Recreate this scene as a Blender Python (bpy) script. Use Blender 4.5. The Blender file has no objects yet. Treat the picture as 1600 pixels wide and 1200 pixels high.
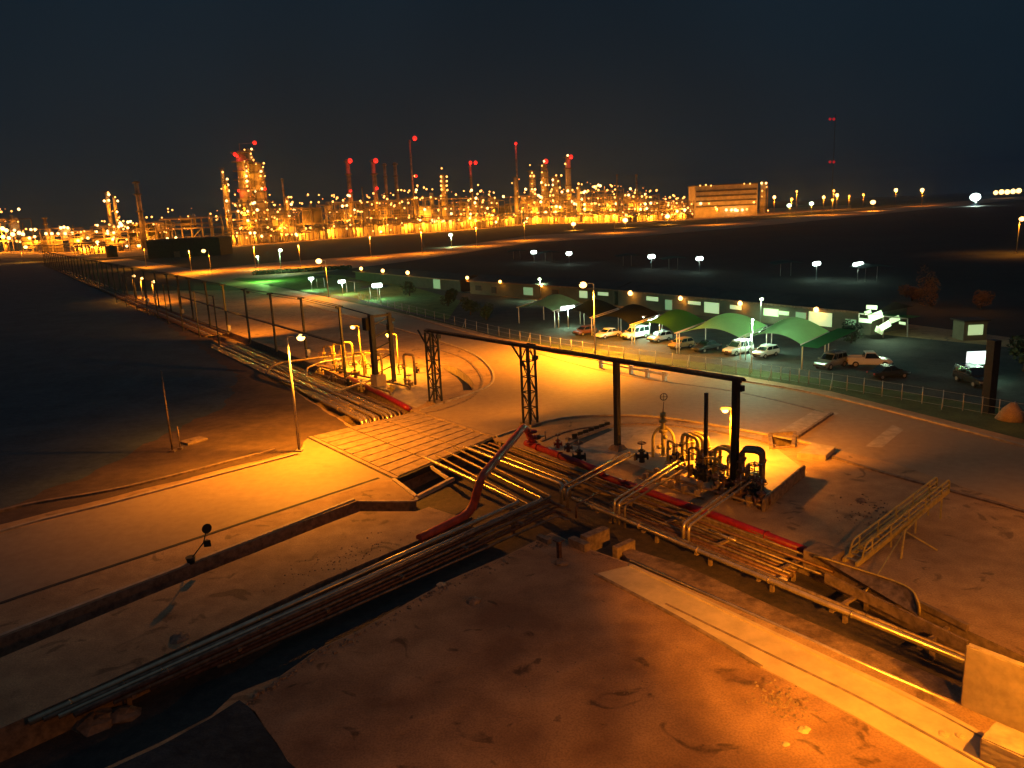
import bpy, bmesh, math, random
from mathutils import Vector, Matrix
from mathutils.geometry import tessellate_polygon
random.seed(7)
sc = bpy.context.scene
COL = sc.collection
R = math.radians
# ------------------------------------------------------------------ camera
CH, PITCH, ROLL, FPX = 20.0, R(12.6), R(-2.6), 1200.0
_f = Vector((0, math.cos(PITCH), -math.sin(PITCH)))
_u0 = Vector((0, math.sin(PITCH), math.cos(PITCH)))
_x0 = Vector((1, 0, 0))
_r = _x0 * math.cos(ROLL) + _u0 * math.sin(ROLL)
_u = _u0 * math.cos(ROLL) - _x0 * math.sin(ROLL)
CAM = Vector((0, 0, CH))
cd = bpy.data.cameras.new("camera")
cam = bpy.data.objects.new("camera", cd)
COL.objects.link(cam)
cd.sensor_width = 36
cd.lens = FPX / 1600 * 36
cd.clip_start = 0.1
cd.clip_end = 20000
cam.matrix_world = Matrix(((_r.x, _u.x, -_f.x, 0), (_r.y, _u.y, -_f.y, 0), (_r.z, _u.z, -_f.z, CH), (0, 0, 0, 1)))
sc.camera = cam
# ------------------------------------------------------------------ sky
w = bpy.data.worlds.new("World")
sc.world = w
w.use_nodes = True
nt = w.node_tree
bg = nt.nodes["Background"]
tc = nt.nodes.new("ShaderNodeTexCoord")
sx = nt.nodes.new("ShaderNodeSeparateXYZ")
rp = nt.nodes.new("ShaderNodeValToRGB")
nz = nt.nodes.new("ShaderNodeTexNoise")
nz.inputs["Scale"].default_value = 2.2
nz.inputs["Detail"].default_value = 3
mr = nt.nodes.new("ShaderNodeMapRange")
mr.inputs["From Min"].default_value = 0.3
mr.inputs["From Max"].default_value = 0.7
mr.inputs["To Min"].default_value = 0.80
mr.inputs["To Max"].default_value = 1.2
mx = nt.nodes.new("ShaderNodeVectorMath")
mx.operation = 'SCALE'
nt.links.new(tc.outputs["Generated"], sx.inputs[0])
nt.links.new(tc.outputs["Generated"], nz.inputs["Vector"])
nt.links.new(sx.outputs["Z"], rp.inputs[0])
nt.links.new(nz.outputs["Fac"], mr.inputs["Value"])
nt.links.new(rp.outputs["Color"], mx.inputs[0])
nt.links.new(mr.outputs[0], mx.inputs["Scale"])
nt.links.new(mx.outputs[0], bg.inputs["Color"])
e = rp.color_ramp.elements
e[0].position = 0.0
e[0].color = (0.0050, 0.0115, 0.0180, 1)
e[1].position = 0.06
e[1].color = (0.0050, 0.0130, 0.0210, 1)
for p, c in ((0.28, (0.0062, 0.0145, 0.0235, 1)), (0.55, (0.022, 0.038, 0.055, 1)), (1.0, (0.028, 0.048, 0.072, 1))):
    q = e.new(p)
    q.color = c
bg.inputs["Strength"].default_value = 0.76
sc.view_settings.view_transform = 'Standard'
sc.view_settings.look = 'None'
sc.view_settings.exposure = 0.25
sc.view_settings.gamma = 1.0
sc.cycles.use_denoising = True
sc.cycles.max_bounces = 4
sc.cycles.diffuse_bounces = 2
sc.cycles.glossy_bounces = 2
sc.cycles.transmission_bounces = 3
sc.cycles.sample_clamp_indirect = 3.0
sc.cycles.use_light_tree = True

# ------------------------------------------------------------------ pixel helpers (photo survey -> metres)
def ray(x, y):
    return (_f + _r * ((x - 800) / FPX) + _u * ((600 - y) / FPX))
def G(x, y, z=0.0):
    d = ray(x, y)
    t = (z - CH) / d.z
    return Vector((d.x * t, d.y * t, z))
def AT(x, y, Y):
    d = ray(x, y)
    return CAM + d * (Y / d.y)
def ZAT(B, ty):
    b = (600 - ty) / FPX
    v = Vector((B.x, B.y, -CH))
    return (b * v.dot(_f) - v.dot(_u)) / (_u.z - b * _f.z)
def PXM(B, n):
    """n photo pixels at the distance of B, in metres"""
    return n * (Vector((B.x, B.y, 0)) - CAM).dot(_f) / FPX
def XY(v):
    return Vector((v.x, v.y, 0))

# ------------------------------------------------------------------ materials
MATS = {}
def mat(name, col, rough=0.6, metal=0.0, var=0.25, scale=3.0, bump=0.0, bscale=20, emit=None, es=0.0, col2=None, det=4, spec=0.5, trans=None):
    m = bpy.data.materials.new(name)
    m.use_nodes = True
    n = m.node_tree
    b = n.nodes["Principled BSDF"]
    b.inputs["Roughness"].default_value = rough
    b.inputs["Metallic"].default_value = metal
    b.inputs["Specular IOR Level"].default_value = spec
    t = n.nodes.new("ShaderNodeTexCoord")
    if emit is not None:
        b.inputs["Emission Color"].default_value = (*emit, 1)
        b.inputs["Emission Strength"].default_value = es
        b.inputs["Base Color"].default_value = (*col, 1)
        m.cycles.emission_sampling = 'NONE'
        MATS[name] = m
        return m
    z = n.nodes.new("ShaderNodeTexNoise")
    z.inputs["Scale"].default_value = scale
    z.inputs["Detail"].default_value = det
    z.inputs["Roughness"].default_value = 0.6
    n.links.new(t.outputs["Object"], z.inputs["Vector"])
    r = n.nodes.new("ShaderNodeValToRGB")
    c2 = col2 or tuple(c * (1 + var) for c in col)
    c1 = tuple(c * (1 - var) for c in col) if not col2 else col
    r.color_ramp.elements[0].position = 0.35
    r.color_ramp.elements[1].position = 0.65
    r.color_ramp.elements[0].color = (*c1, 1)
    r.color_ramp.elements[1].color = (*c2, 1)
    n.links.new(z.outputs["Fac"], r.inputs[0])
    n.links.new(r.outputs[0], b.inputs["Base Color"])
    if bump:
        z2 = n.nodes.new("ShaderNodeTexNoise")
        z2.inputs["Scale"].default_value = bscale
        z2.inputs["Detail"].default_value = 6
        n.links.new(t.outputs["Object"], z2.inputs["Vector"])
        bp = n.nodes.new("ShaderNodeBump")
        bp.inputs["Strength"].default_value = 1.0
        bp.inputs["Distance"].default_value = bump
        n.links.new(z2.outputs["Fac"], bp.inputs["Height"])
        n.links.new(bp.outputs[0], b.inputs["Normal"])
    if trans:
        tr = n.nodes.new("ShaderNodeBsdfTranslucent")
        tr.inputs["Color"].default_value = (*trans, 1)
        ms = n.nodes.new("ShaderNodeMixShader")
        ms.inputs[0].default_value = 0.5
        n.links.new(b.outputs[0], ms.inputs[1])
        n.links.new(tr.outputs[0], ms.inputs[2])
        n.links.new(ms.outputs[0], n.nodes["Material Output"].inputs["Surface"])
    MATS[name] = m
    return m

def ground_mat(name, c_lo, c_hi, s1, s2, rough, bump, bscale, spot=None, spec=0.5, grain=0.72):
    """two noise octaves, optional dark stains"""
    m = bpy.data.materials.new(name)
    m.use_nodes = True
    n = m.node_tree
    b = n.nodes["Principled BSDF"]
    b.inputs["Roughness"].default_value = rough
    b.inputs["Specular IOR Level"].default_value = spec
    t = n.nodes.new("ShaderNodeTexCoord")
    def noise(s, d=5, dist=0.0):
        z = n.nodes.new("ShaderNodeTexNoise")
        z.inputs["Scale"].default_value = s
        z.inputs["Detail"].default_value = d
        z.inputs["Distortion"].default_value = dist
        n.links.new(t.outputs["Object"], z.inputs["Vector"])
        return z
    a = noise(s1, 5, 0.6)
    c = noise(s2, 6)
    mm = n.nodes.new("ShaderNodeMath")
    mm.operation = 'MULTIPLY_ADD'
    mm.inputs[1].default_value = 0.55
    n.links.new(a.outputs["Fac"], mm.inputs[0])
    m2 = n.nodes.new("ShaderNodeMath")
    m2.operation = 'MULTIPLY'
    m2.inputs[1].default_value = 0.45
    n.links.new(c.outputs["Fac"], m2.inputs[0])
    n.links.new(m2.outputs[0], mm.inputs[2])
    r = n.nodes.new("ShaderNodeValToRGB")
    r.color_ramp.elements[0].position = 0.38
    r.color_ramp.elements[1].position = 0.62
    r.color_ramp.elements[0].color = (*c_lo, 1)
    r.color_ramp.elements[1].color = (*c_hi, 1)
    n.links.new(mm.outputs[0], r.inputs[0])
    out = r.outputs[0]
    if spot:
        z = noise(spot[0], 7, 1.2)
        r2 = n.nodes.new("ShaderNodeValToRGB")
        r2.color_ramp.elements[0].position = spot[1]
        r2.color_ramp.elements[1].position = spot[1] + 0.06
        r2.color_ramp.elements[0].color = (1, 1, 1, 1)
        r2.color_ramp.elements[1].color = (spot[2], spot[2], spot[2], 1)
        n.links.new(z.outputs["Fac"], r2.inputs[0])
        mu = n.nodes.new("ShaderNodeMix")
        mu.data_type = 'RGBA'
        mu.blend_type = 'MULTIPLY'
        mu.inputs[0].default_value = 1
        n.links.new(out, mu.inputs[6])
        n.links.new(r2.outputs[0], mu.inputs[7])
        out = mu.outputs[2]
    zf = noise(11 if s2 > .3 else 1.5, 8)
    r3 = n.nodes.new("ShaderNodeValToRGB")
    r3.color_ramp.elements[0].position = 0.36
    r3.color_ramp.elements[1].position = 0.60
    r3.color_ramp.elements[0].color = (grain, grain, grain, 1)
    r3.color_ramp.elements[1].color = (1, 1, 1, 1)
    n.links.new(zf.outputs["Fac"], r3.inputs[0])
    mg = n.nodes.new("ShaderNodeMix")
    mg.data_type = 'RGBA'
    mg.blend_type = 'MULTIPLY'
    mg.inputs[0].default_value = 1
    n.links.new(out, mg.inputs[6])
    n.links.new(r3.outputs[0], mg.inputs[7])
    n.links.new(mg.outputs[2], b.inputs["Base Color"])
    z3 = noise(bscale, 8)
    bp = n.nodes.new("ShaderNodeBump")
    bp.inputs["Strength"].default_value = 1
    bp.inputs["Distance"].default_value = bump
    n.links.new(z3.outputs["Fac"], bp.inputs["Height"])
    n.links.new(bp.outputs[0], b.inputs["Normal"])
    MATS[name] = m
    return m

SOD = (1.0, 0.29, 0.012)
SODN = (1.0, 0.31, 0.012)
M_sand = ground_mat("sandy_ground", (0.38, 0.235, 0.115), (0.60, 0.40, 0.20), 0.13, 0.9, 0.85, 0.05, 1.6, spot=(0.45, 0.60, 0.55))
M_pad = ground_mat("compacted_pad", (0.25, 0.135, 0.07), (0.50, 0.30, 0.155), 0.16, 0.55, 0.8, 0.16, 0.55, spot=(0.5, 0.62, 0.4))
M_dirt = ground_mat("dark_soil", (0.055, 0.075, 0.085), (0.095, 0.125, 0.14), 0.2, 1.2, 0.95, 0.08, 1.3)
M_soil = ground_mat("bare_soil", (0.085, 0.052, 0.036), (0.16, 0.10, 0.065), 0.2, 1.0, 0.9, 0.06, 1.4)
M_dsoil = ground_mat("shaded_dark_soil", (0.022, 0.034, 0.042), (0.055, 0.075, 0.085), 0.35, 2.0, 0.95, 0.12, 1.6)  # soil darkened to paint the shadow at lower left
M_tfl = ground_mat("shaded_trench_soil", (0.05, 0.04, 0.036), (0.12, 0.085, 0.06), 0.3, 2.0, 0.8, 0.06, 3.0)  # soil darkened to paint the wall's shade on the trench floor
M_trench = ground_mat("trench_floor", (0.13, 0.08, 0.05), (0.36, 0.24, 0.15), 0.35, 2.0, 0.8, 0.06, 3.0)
M_road = ground_mat("road_surface", (0.34, 0.235, 0.13), (0.43, 0.31, 0.175), 0.06, 1.5, 0.72, 0.006, 14, grain=0.88, spec=0.6, spot=(0.22, 0.62, 0.86))
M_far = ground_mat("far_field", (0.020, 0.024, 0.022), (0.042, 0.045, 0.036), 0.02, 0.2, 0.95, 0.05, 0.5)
M_grass = ground_mat("verge_grass", (0.05, 0.075, 0.02), (0.11, 0.15, 0.04), 0.5, 4, 0.95, 0.08, 6)
M_lawn = ground_mat("lawn_grass", (0.07, 0.14, 0.03), (0.16, 0.30, 0.07), 0.4, 3, 0.95, 0.08, 5)
M_lot = ground_mat("parking_gravel", (0.04, 0.045, 0.04), (0.09, 0.10, 0.085), 0.4, 3, 0.85, 0.02, 8)
M_conc = mat("concrete", (0.46, 0.37, 0.26), 0.75, var=0.22, scale=1.3, bump=0.015, bscale=5)
M_pale = mat("pale_concrete", (0.58, 0.46, 0.28), 0.75, var=0.15, scale=0.8, bump=0.01, bscale=4)
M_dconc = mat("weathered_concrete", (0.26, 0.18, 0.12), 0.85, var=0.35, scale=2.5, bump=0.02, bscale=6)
M_groove = mat("joint_filler", (0.05, 0.04, 0.035), 0.9, var=0.2, scale=2)
M_clad = mat("bright_pipe_cladding", (0.68, 0.53, 0.33), 0.27, metal=0.72, var=0.2, scale=2.2, bump=0.004, bscale=7)
M_dull = mat("dull_pipe_cladding", (0.26, 0.19, 0.13), 0.45, metal=0.5, var=0.4, scale=2.6, bump=0.006, bscale=7)
M_rustp = mat("rusty_pipe", (0.17, 0.09, 0.06), 0.5, metal=0.4, var=0.4, scale=3, bump=0.006, bscale=9)
M_red = mat("red_paint", (0.28, 0.013, 0.018), 0.42, var=0.25, scale=2)
M_redd = mat("weathered_red_paint", (0.58, 0.085, 0.035), 0.5, var=0.3, scale=1.5)
M_steel = mat("dark_steel", (0.022, 0.022, 0.024), 0.55, metal=0.2, var=0.3, scale=3)
M_galv = mat("galvanised_steel", (0.42, 0.40, 0.36), 0.45, metal=0.5, var=0.2, scale=4)
M_white = mat("white_paint", (0.72, 0.72, 0.68), 0.4, var=0.08, scale=2)
M_yel = mat("yellow_equipment_paint", (0.66, 0.50, 0.12), 0.4, var=0.2, scale=3)
M_wall = mat("plaster_wall", (0.16, 0.17, 0.12), 0.8, var=0.12, scale=0.6)
M_roof = mat("dark_roof_sheet", (0.05, 0.045, 0.035), 0.7, var=0.25, scale=0.6)
M_black = mat("black_rubber", (0.015, 0.015, 0.015), 0.8, var=0.2)
M_glass = mat("dark_glass", (0.012, 0.018, 0.018), 0.06, var=0.05, spec=0.8)
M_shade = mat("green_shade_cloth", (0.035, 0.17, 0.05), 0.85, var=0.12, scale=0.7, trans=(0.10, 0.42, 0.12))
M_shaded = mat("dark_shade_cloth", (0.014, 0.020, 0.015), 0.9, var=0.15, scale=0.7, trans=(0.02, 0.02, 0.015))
M_refs = mat("plant_steel", (0.30, 0.24, 0.20), 0.6, metal=0.3, var=0.4, scale=0.2)
M_refd = mat("plant_dark_cladding", (0.10, 0.075, 0.06), 0.7, var=0.3, scale=0.1)
M_refw = mat("plant_pale_cladding", (0.52, 0.46, 0.36), 0.6, var=0.25, scale=0.12)
M_leaf = mat("leaf", (0.035, 0.06, 0.02), 0.8, var=0.4, scale=2)
M_leafo = mat("reflection_leaf", (0.16, 0.09, 0.03), 0.8, var=0.4, scale=2)
M_bark = mat("bark", (0.06, 0.045, 0.03), 0.9, var=0.3, scale=6)
M_sodl = mat("sodium_lamp_glow", (1, 0.6, 0.2), emit=(1.0, 0.50, 0.13), es=6.0)
M_sodf = mat("distant_sodium_glow", (1, 0.5, 0.2), emit=(1.0, 0.42, 0.085), es=3.6)
M_sodw = mat("distant_bright_glow", (1, 0.6, 0.2), emit=(1.0, 0.56, 0.18), es=5)
M_sodd = mat("distant_dim_glow", (1, 0.5, 0.2), emit=(1.0, 0.30, 0.05), es=1.8)
M_redl = mat("red_warning_glow", (1, 0.02, 0.02), emit=(1.0, 0.03, 0.02), es=1.1)
M_fluo = mat("fluorescent_glow", (0.8, 1, 0.9), emit=(0.78, 1.0, 0.88), es=9)
M_merc = mat("mercury_glow", (0.7, 1, 0.7), emit=(0.72, 1.0, 0.55), es=7)
M_win = mat("window_and_reflection_glow", (0.8, 1, 0.8), emit=(0.62, 0.90, 0.42), es=0.50)
M_wing = mat("dim_window_glow", (0.3, 0.5, 0.3), emit=(0.22, 0.42, 0.20), es=0.5)
M_orf = mat("orange_reflected_pane", (0.6, 0.2, 0.05), emit=(0.75, 0.22, 0.04), es=0.5)

# ------------------------------------------------------------------ mesh builder
class MB:
    def __init__(s):
        s.v, s.f, s.sm = [], [], []
    def add(s, vs, fs, smooth=False):
        o = len(s.v)
        s.v += [tuple(v) for v in vs]
        s.f += [tuple(i + o for i in f) for f in fs]
        s.sm += [smooth] * len(fs)
        return s
    def box(s, c, size, rz=0.0, ax=None, taper=1.0):
        c = Vector(c)
        hx, hy, hz = size[0] / 2, size[1] / 2, size[2] / 2
        if ax is None:
            X = Vector((math.cos(rz), math.sin(rz), 0))
            Y = Vector((-math.sin(rz), math.cos(rz), 0))
            Z = Vector((0, 0, 1))
        else:
            X, Y, Z = ax
        vs = []
        for k in (-1, 1):
            t = 1 if k < 0 else taper
            for a, b in ((-1, -1), (1, -1), (1, 1), (-1, 1)):
                vs.append(c + X * (a * hx * t) + Y * (b * hy * t) + Z * (k * hz))
        return s.add(vs, [(3, 2, 1, 0), (4, 5, 6, 7), (0, 1, 5, 4), (1, 2, 6, 5), (2, 3, 7, 6), (3, 0, 4, 7)])
    def beam(s, a, b, w_, h_):
        a, b = Vector(a), Vector(b)
        X = (b - a)
        L = X.length
        X.normalize()
        U = Vector((0, 0, 1)) if abs(X.z) < 0.95 else Vector((1, 0, 0))
        Y = U.cross(X).normalized()
        Z = X.cross(Y)
        return s.box((a + b) / 2, (L, w_, h_), ax=(X, Y, Z))
    def tube(s, pts, r, n=10, r2=None, caps=True):
        pts = [Vector(p) for p in pts]
        T = []
        for i in range(len(pts)):
            a = pts[max(i - 1, 0)]
            b = pts[min(i + 1, len(pts) - 1)]
            t = (b - a)
            T.append(t.normalized() if t.length > 1e-9 else Vector((0, 0, 1)))
        U = Vector((0, 0, 1)) if abs(T[0].z) < 0.9 else Vector((1, 0, 0))
        vs, fs = [], []
        for i, p in enumerate(pts):
            U = (U - T[i] * U.dot(T[i]))
            U.normalize()
            V = T[i].cross(U)
            rr = r if r2 is None else r + (r2 - r) * i / (len(pts) - 1)
            for k in range(n):
                a = 2 * math.pi * k / n
                vs.append(p + U * (math.cos(a) * rr) + V * (math.sin(a) * rr))
        for i in range(len(pts) - 1):
            for k in range(n):
                k2 = (k + 1) % n
                fs.append((i * n + k, i * n + k2, (i + 1) * n + k2, (i + 1) * n + k))
        s.add(vs, fs, True)
        if caps:
            o = len(s.v) - len(vs)
            s.f += [tuple(o + k for k in reversed(range(n))), tuple(o + (len(pts) - 1) * n + k for k in range(n))]
            s.sm += [False, False]
        return s
    def cyl(s, base, r, h, n=16, r2=None):
        b = Vector(base)
        return s.tube([b, b + Vector((0, 0, h))], r, n, r2)
    def ball(s, c, r, n=8, m=6, sz=1.0):
        vs, fs = [], []
        for i in range(m + 1):
            ph = math.pi * i / m
            for k in range(n):
                a = 2 * math.pi * k / n
                vs.append((c[0] + r * math.sin(ph) * math.cos(a), c[1] + r * math.sin(ph) * math.sin(a), c[2] + sz * r * math.cos(ph)))
        for i in range(m):
            for k in range(n):
                k2 = (k + 1) % n
                fs.append((i * n + k, (i + 1) * n + k, (i + 1) * n + k2, i * n + k2))
        return s.add(vs, fs, True)
    def torus(s, c, R_, r, axis='z', n=16, m=6):
        c = Vector(c)
        pts = []
        ex, ey = {'z': ((1, 0, 0), (0, 1, 0)), 'x': ((0, 1, 0), (0, 0, 1)), 'y': ((1, 0, 0), (0, 0, 1))}[axis]
        for k in range(n + 1):
            a = 2 * math.pi * k / n
            pts.append(c + Vector(ex) * (math.cos(a) * R_) + Vector(ey) * (math.sin(a) * R_))
        return s.tube(pts, r, m, caps=False)
    def prism(s, poly, z0, z1):
        n = len(poly)
        vs = [(p[0], p[1], z0) for p in poly] + [(p[0], p[1], z1) for p in poly]
        tri = tessellate_polygon([[Vector((p[0], p[1], 0)) for p in poly]])
        fs = [tuple(n + i for i in t) for t in tri]
        for i in range(n):
            j = (i + 1) % n
            fs.append((i, j, n + j, n + i))
        return s.add(vs, fs)
    def build(s, name, m, parent=None, loc=None):
        me = bpy.data.meshes.new(name)
        vs = s.v
        off = Vector((0, 0, 0))
        if loc is not None:
            off = Vector(loc)
        elif parent is not None:
            off = Vector(parent['_o']) if '_o' in parent else parent.location.copy()
        me.from_pydata([(a - off.x, b - off.y, c - off.z) for a, b, c in vs], [], s.f)
        me.polygons.foreach_set('use_smooth', s.sm)
        me.materials.append(m)
        me.update()
        if not all(len(f) == 3 for f in s.f) or True:
            bm = bmesh.new()
            bm.from_mesh(me)
            bmesh.ops.recalc_face_normals(bm, faces=bm.faces)
            bm.to_mesh(me)
            bm.free()
        o = bpy.data.objects.new(name, me)
        COL.objects.link(o)
        if parent is not None:
            o.parent = parent
        elif loc is not None:
            o.location = off
        return o

def tag(o, label=None, cat=None, group=None, kind=None):
    if label: o['label'] = label
    if cat: o['category'] = cat
    if group: o['group'] = group
    if kind: o['kind'] = kind
    return o
def empty(name, loc, label, cat, group=None, rz=0.0):
    o = bpy.data.objects.new(name, None)
    o.empty_display_size = 0.5
    COL.objects.link(o)
    o.location = loc
    o.rotation_euler.z = rz
    return tag(o, label, cat, group)
def part(name, mb, m, parent, local=False):
    """mb in world coordinates unless local"""
    return mb.build(name, m, parent, loc=(0, 0, 0) if local else None)
def struct(name, mb, m):
    return tag(mb.build(name, m), kind='structure')
def solo(name, mb, m, loc, label, cat, group=None):
    return tag(mb.build(name, m, None, loc=loc), label, cat, group)
def fillet(pts, rad, seg=5):
    pts = [Vector(p) for p in pts]
    out = [pts[0]]
    for i in range(1, len(pts) - 1):
        a, b, c = pts[i - 1], pts[i], pts[i + 1]
        d1, d2 = (a - b), (c - b)
        r1 = min(rad, d1.length * 0.45)
        r2 = min(rad, d2.length * 0.45)
        p, q = b + d1.normalized() * r1, b + d2.normalized() * r2
        for k in range(seg + 1):
            t = k / seg
            out.append(p * (1 - t) ** 2 + b * (2 * t * (1 - t)) + q * t * t)
    out.append(pts[-1])
    return out
def lamp_light(name, loc, power, color, parent=None, spot=True, radius=0.25, size=150, blend=0.5, aim=None):
    L = bpy.data.lights.new(name, 'SPOT' if spot else 'POINT')
    L.energy = power
    L.color = color
    L.shadow_soft_size = radius
    if spot:
        L.spot_size = R(size)
        L.spot_blend = blend
    o = bpy.data.objects.new(name, L)
    COL.objects.link(o)
    if aim is not None:
        d = Vector(aim) - Vector(loc)
        o.rotation_mode = 'QUATERNION'
        o.rotation_quaternion = d.to_track_quat('-Z', 'Y')
    if parent is not None:
        o.parent = parent
        o.location = Vector(loc) - parent.location
    else:
        o.location = loc
    return o

# ------------------------------------------------------------------ ground
def PP(pts, z=0.0):
    return [G(x, y) for x, y in pts]
H1 = PP([(617, 749), (672, 724), (768, 685), (850, 712), (900, 735), (985, 752), (1090, 795), (1190, 835), (1262, 862), (1512, 985), (1620, 1035), (1750, 1095),
         (1760, 1215), (1600, 1140), (1440, 1073), (1200, 973), (985, 880), (950, 868), (905, 852), (862, 832), (790, 868), (700, 907), (640, 940), (560, 985), (500, 1012), (440, 1055), (365, 1085),
         (330, 1118), (250, 1160), (150, 1206), (0, 1278), (-150, 1342), (-300, 1400), (-300, 1270), (-150, 1205), (0, 1138), (150, 1072), (294, 1006), (500, 909), (640, 850), (738, 808), (707, 804), (670, 792), (650, 799),
         (562, 799), (507, 820), (312, 898), (156, 962), (0, 1028), (-150, 1095), (-150, 1062), (0, 997), (294, 884), (460, 820), (560, 782), (640, 782), (650, 777)])
H2 = PP([(552, 667), (650, 645), (600, 617), (500, 574), (430, 545), (330, 508), (250, 478), (215, 468), (180, 458), (165, 462), (200, 478), (300, 522), (400, 576), (470, 616)])
H3 = PP([(686, 571), (700, 570), (716, 576), (732, 588), (741, 601), (739, 609), (724, 610), (722, 600), (714, 590), (700, 581)])
H4 = PP([(1205, 681), (1240, 679), (1236, 698), (1207, 701)])
TD = -1.5
big = [Vector((-9000, -300, 0)), Vector((9000, -300, 0)), Vector((9000, 9500, 0)), Vector((-9000, 9500, 0))]
mid = [Vector((-130, 12, 0)), Vector((90, 12, 0)), Vector((90, 170, 0)), Vector((-130, 260, 0))]
def sheet(loops, z):
    flat = [p for l in loops for p in l]
    tri = tessellate_polygon(loops)
    mb = MB()
    mb.add([(p.x, p.y, z) for p in flat], [tuple(t) for t in tri])
    return mb
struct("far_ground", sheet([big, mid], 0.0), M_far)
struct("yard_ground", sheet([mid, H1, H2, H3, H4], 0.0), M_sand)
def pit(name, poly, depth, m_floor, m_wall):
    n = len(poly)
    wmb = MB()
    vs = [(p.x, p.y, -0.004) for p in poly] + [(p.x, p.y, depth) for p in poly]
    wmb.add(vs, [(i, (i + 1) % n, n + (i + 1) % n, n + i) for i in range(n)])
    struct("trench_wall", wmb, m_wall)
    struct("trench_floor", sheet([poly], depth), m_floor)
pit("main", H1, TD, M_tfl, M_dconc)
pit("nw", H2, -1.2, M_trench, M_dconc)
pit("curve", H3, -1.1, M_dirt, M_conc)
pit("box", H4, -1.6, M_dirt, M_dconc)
def overlay(name, pix, z, m, kind='structure', wave=0.0):
    pts = [G(x, y) for x, y in pix]
    if wave:
        q = []
        for i, a in enumerate(pts):
            b = pts[(i + 1) % len(pts)]
            L = (b - a).length
            n = max(1, min(40, int(L / 1.2)))
            d_ = (b - a).normalized()
            for k in range(n):
                t = k / n
                o = math.sin(t * L * .9 + i) * .5 + math.sin(t * L * 2.3 + i * 2) * .3 + random.uniform(-.2, .2)
                q.append(a.lerp(b, t) + Vector((-d_.y, d_.x, 0)) * (o * wave * min(1, 4 * t * (1 - t) * 3)))
        pts = q
    return struct(name, sheet([pts], z), m)
# raised rubble floor inside the SE corridor and the channel beside it
def slab(name, pix, z0, z1, m):
    return struct(name, MB().prism([G(x, y) for x, y in pix], z0, z1), m)
slab("corridor_floor", [(960, 842), (1075, 878), (1200, 935), (1500, 1062), (1700, 1150), (1750, 1205), (1600, 1136), (1440, 1069), (1200, 969), (992, 879)], TD + .01, -0.30, M_trench)
# roads
overlay("road", [(-300, 940), (0, 834), (200, 782), (470, 711), (482, 684), (617, 749), (590, 752), (320, 838), (0, 945), (-300, 1055)], 0.008, M_road)
overlay("junction_road", [(657, 643), (705, 627), (748, 612), (770, 597), (766, 575), (735, 551), (670, 528), (600, 508), (480, 477), (360, 447), (250, 424), (150, 407),
                  (200, 404), (360, 430), (600, 487), (700, 512), (800, 536), (930, 563), (1150, 595), (1300, 622), (1620, 705), (1900, 790), (1900, 915), (1620, 800), (1400, 725),
                  (1250, 689), (1100, 661), (1000, 649), (900, 651), (832, 664), (776, 682)], 0.008, M_road)
overlay("perimeter_road", [(240, 424), (330, 420), (420, 411), (500, 405), (640, 395), (830, 368), (1000, 358), (1200, 343), (1400, 324), (1560, 309), (1700, 300),
                  (1700, 304), (1560, 315), (1400, 332), (1200, 352), (1000, 369), (830, 379), (640, 408), (500, 426), (420, 436), (330, 432)], 0.06, M_road)
overlay("refinery_apron", [(-200, 405), (120, 402), (170, 404), (350, 388), (500, 376), (700, 363), (840, 350), (1000, 350), (1100, 343), (1200, 336), (1330, 326), (1330, 320), (1100, 330), (840, 340), (350, 364), (0, 375), (-200, 380)], 0.08, M_sand)
# soil sheets on the left and lower left, shade put into their dark colour
overlay("scrub_shade_soil", [(-900, 470), (30, 398), (160, 456), (250, 500), (330, 556), (372, 590), (350, 636), (262, 676), (140, 742), (0, 795), (-400, 915), (-1500, 890)], 0.012, M_dirt, wave=.8)
overlay("lower_shade_soil", [(374, 1094), (478, 1214), (640, 1500), (-300, 1700), (-300, 1410), (-150, 1350), (0, 1285), (150, 1212), (250, 1166), (330, 1122)], 0.012, M_dsoil, wave=.25)  # lower left shadow painted as near-black ground
overlay("bare_soil", [(200, 478), (330, 530), (470, 618), (548, 668), (482, 684), (466, 704), (200, 770), (0, 820), (-300, 900), (-300, 700)], 0.008, M_soil, wave=.2)
overlay("unlit_field", [(380, 436), (440, 431), (560, 418), (900, 428), (1300, 440), (1900, 480), (2100, 545), (1600, 530), (1370, 500), (960, 460), (735, 436), (640, 428), (500, 428)], 0.006, M_far)  # dark sheet painting the lack of light beyond the parking
overlay("foreground_pad", [(862, 834), (905, 854), (950, 870), (983, 882), (930, 898), (1060, 968), (1190, 1045), (1330, 1118), (1480, 1205), (1600, 1290), (1500, 1600), (500, 1600), (470, 1215), (385, 1098), (440, 1057), (500, 1014), (560, 987), (640, 942), (700, 909), (790, 870)], 0.012, M_pad)
overlay("parking_floor", [(780, 528), (700, 505), (640, 490), (560, 470), (380, 437), (450, 428), (560, 430), (720, 455), (840, 470), (1100, 492), (1350, 520), (1600, 545), (1900, 590), (1900, 700), (1560, 640), (1300, 596), (1050, 562), (900, 545)], 0.010, M_lot)
overlay("grass_verge", [(360, 430), (380, 437), (560, 470), (640, 490), (700, 505), (780, 526), (900, 543), (1050, 560), (1300, 594), (1560, 638), (1900, 700), (1900, 760), (1620, 692), (1300, 612), (1150, 586), (930, 556), (800, 530), (700, 507), (600, 483)], 0.018, M_grass)
overlay("lawn", [(360, 436), (395, 432), (470, 427), (530, 430), (560, 436), (640, 447), (720, 470), (700, 500), (640, 487), (560, 467), (440, 449), (380, 440)], 0.022, M_lawn)
overlay("concrete_apron", [(965, 700), (1000, 672), (1120, 672), (1215, 702), (1262, 738), (1190, 795), (1090, 760), (985, 724)], 0.010, M_pale)
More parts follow.
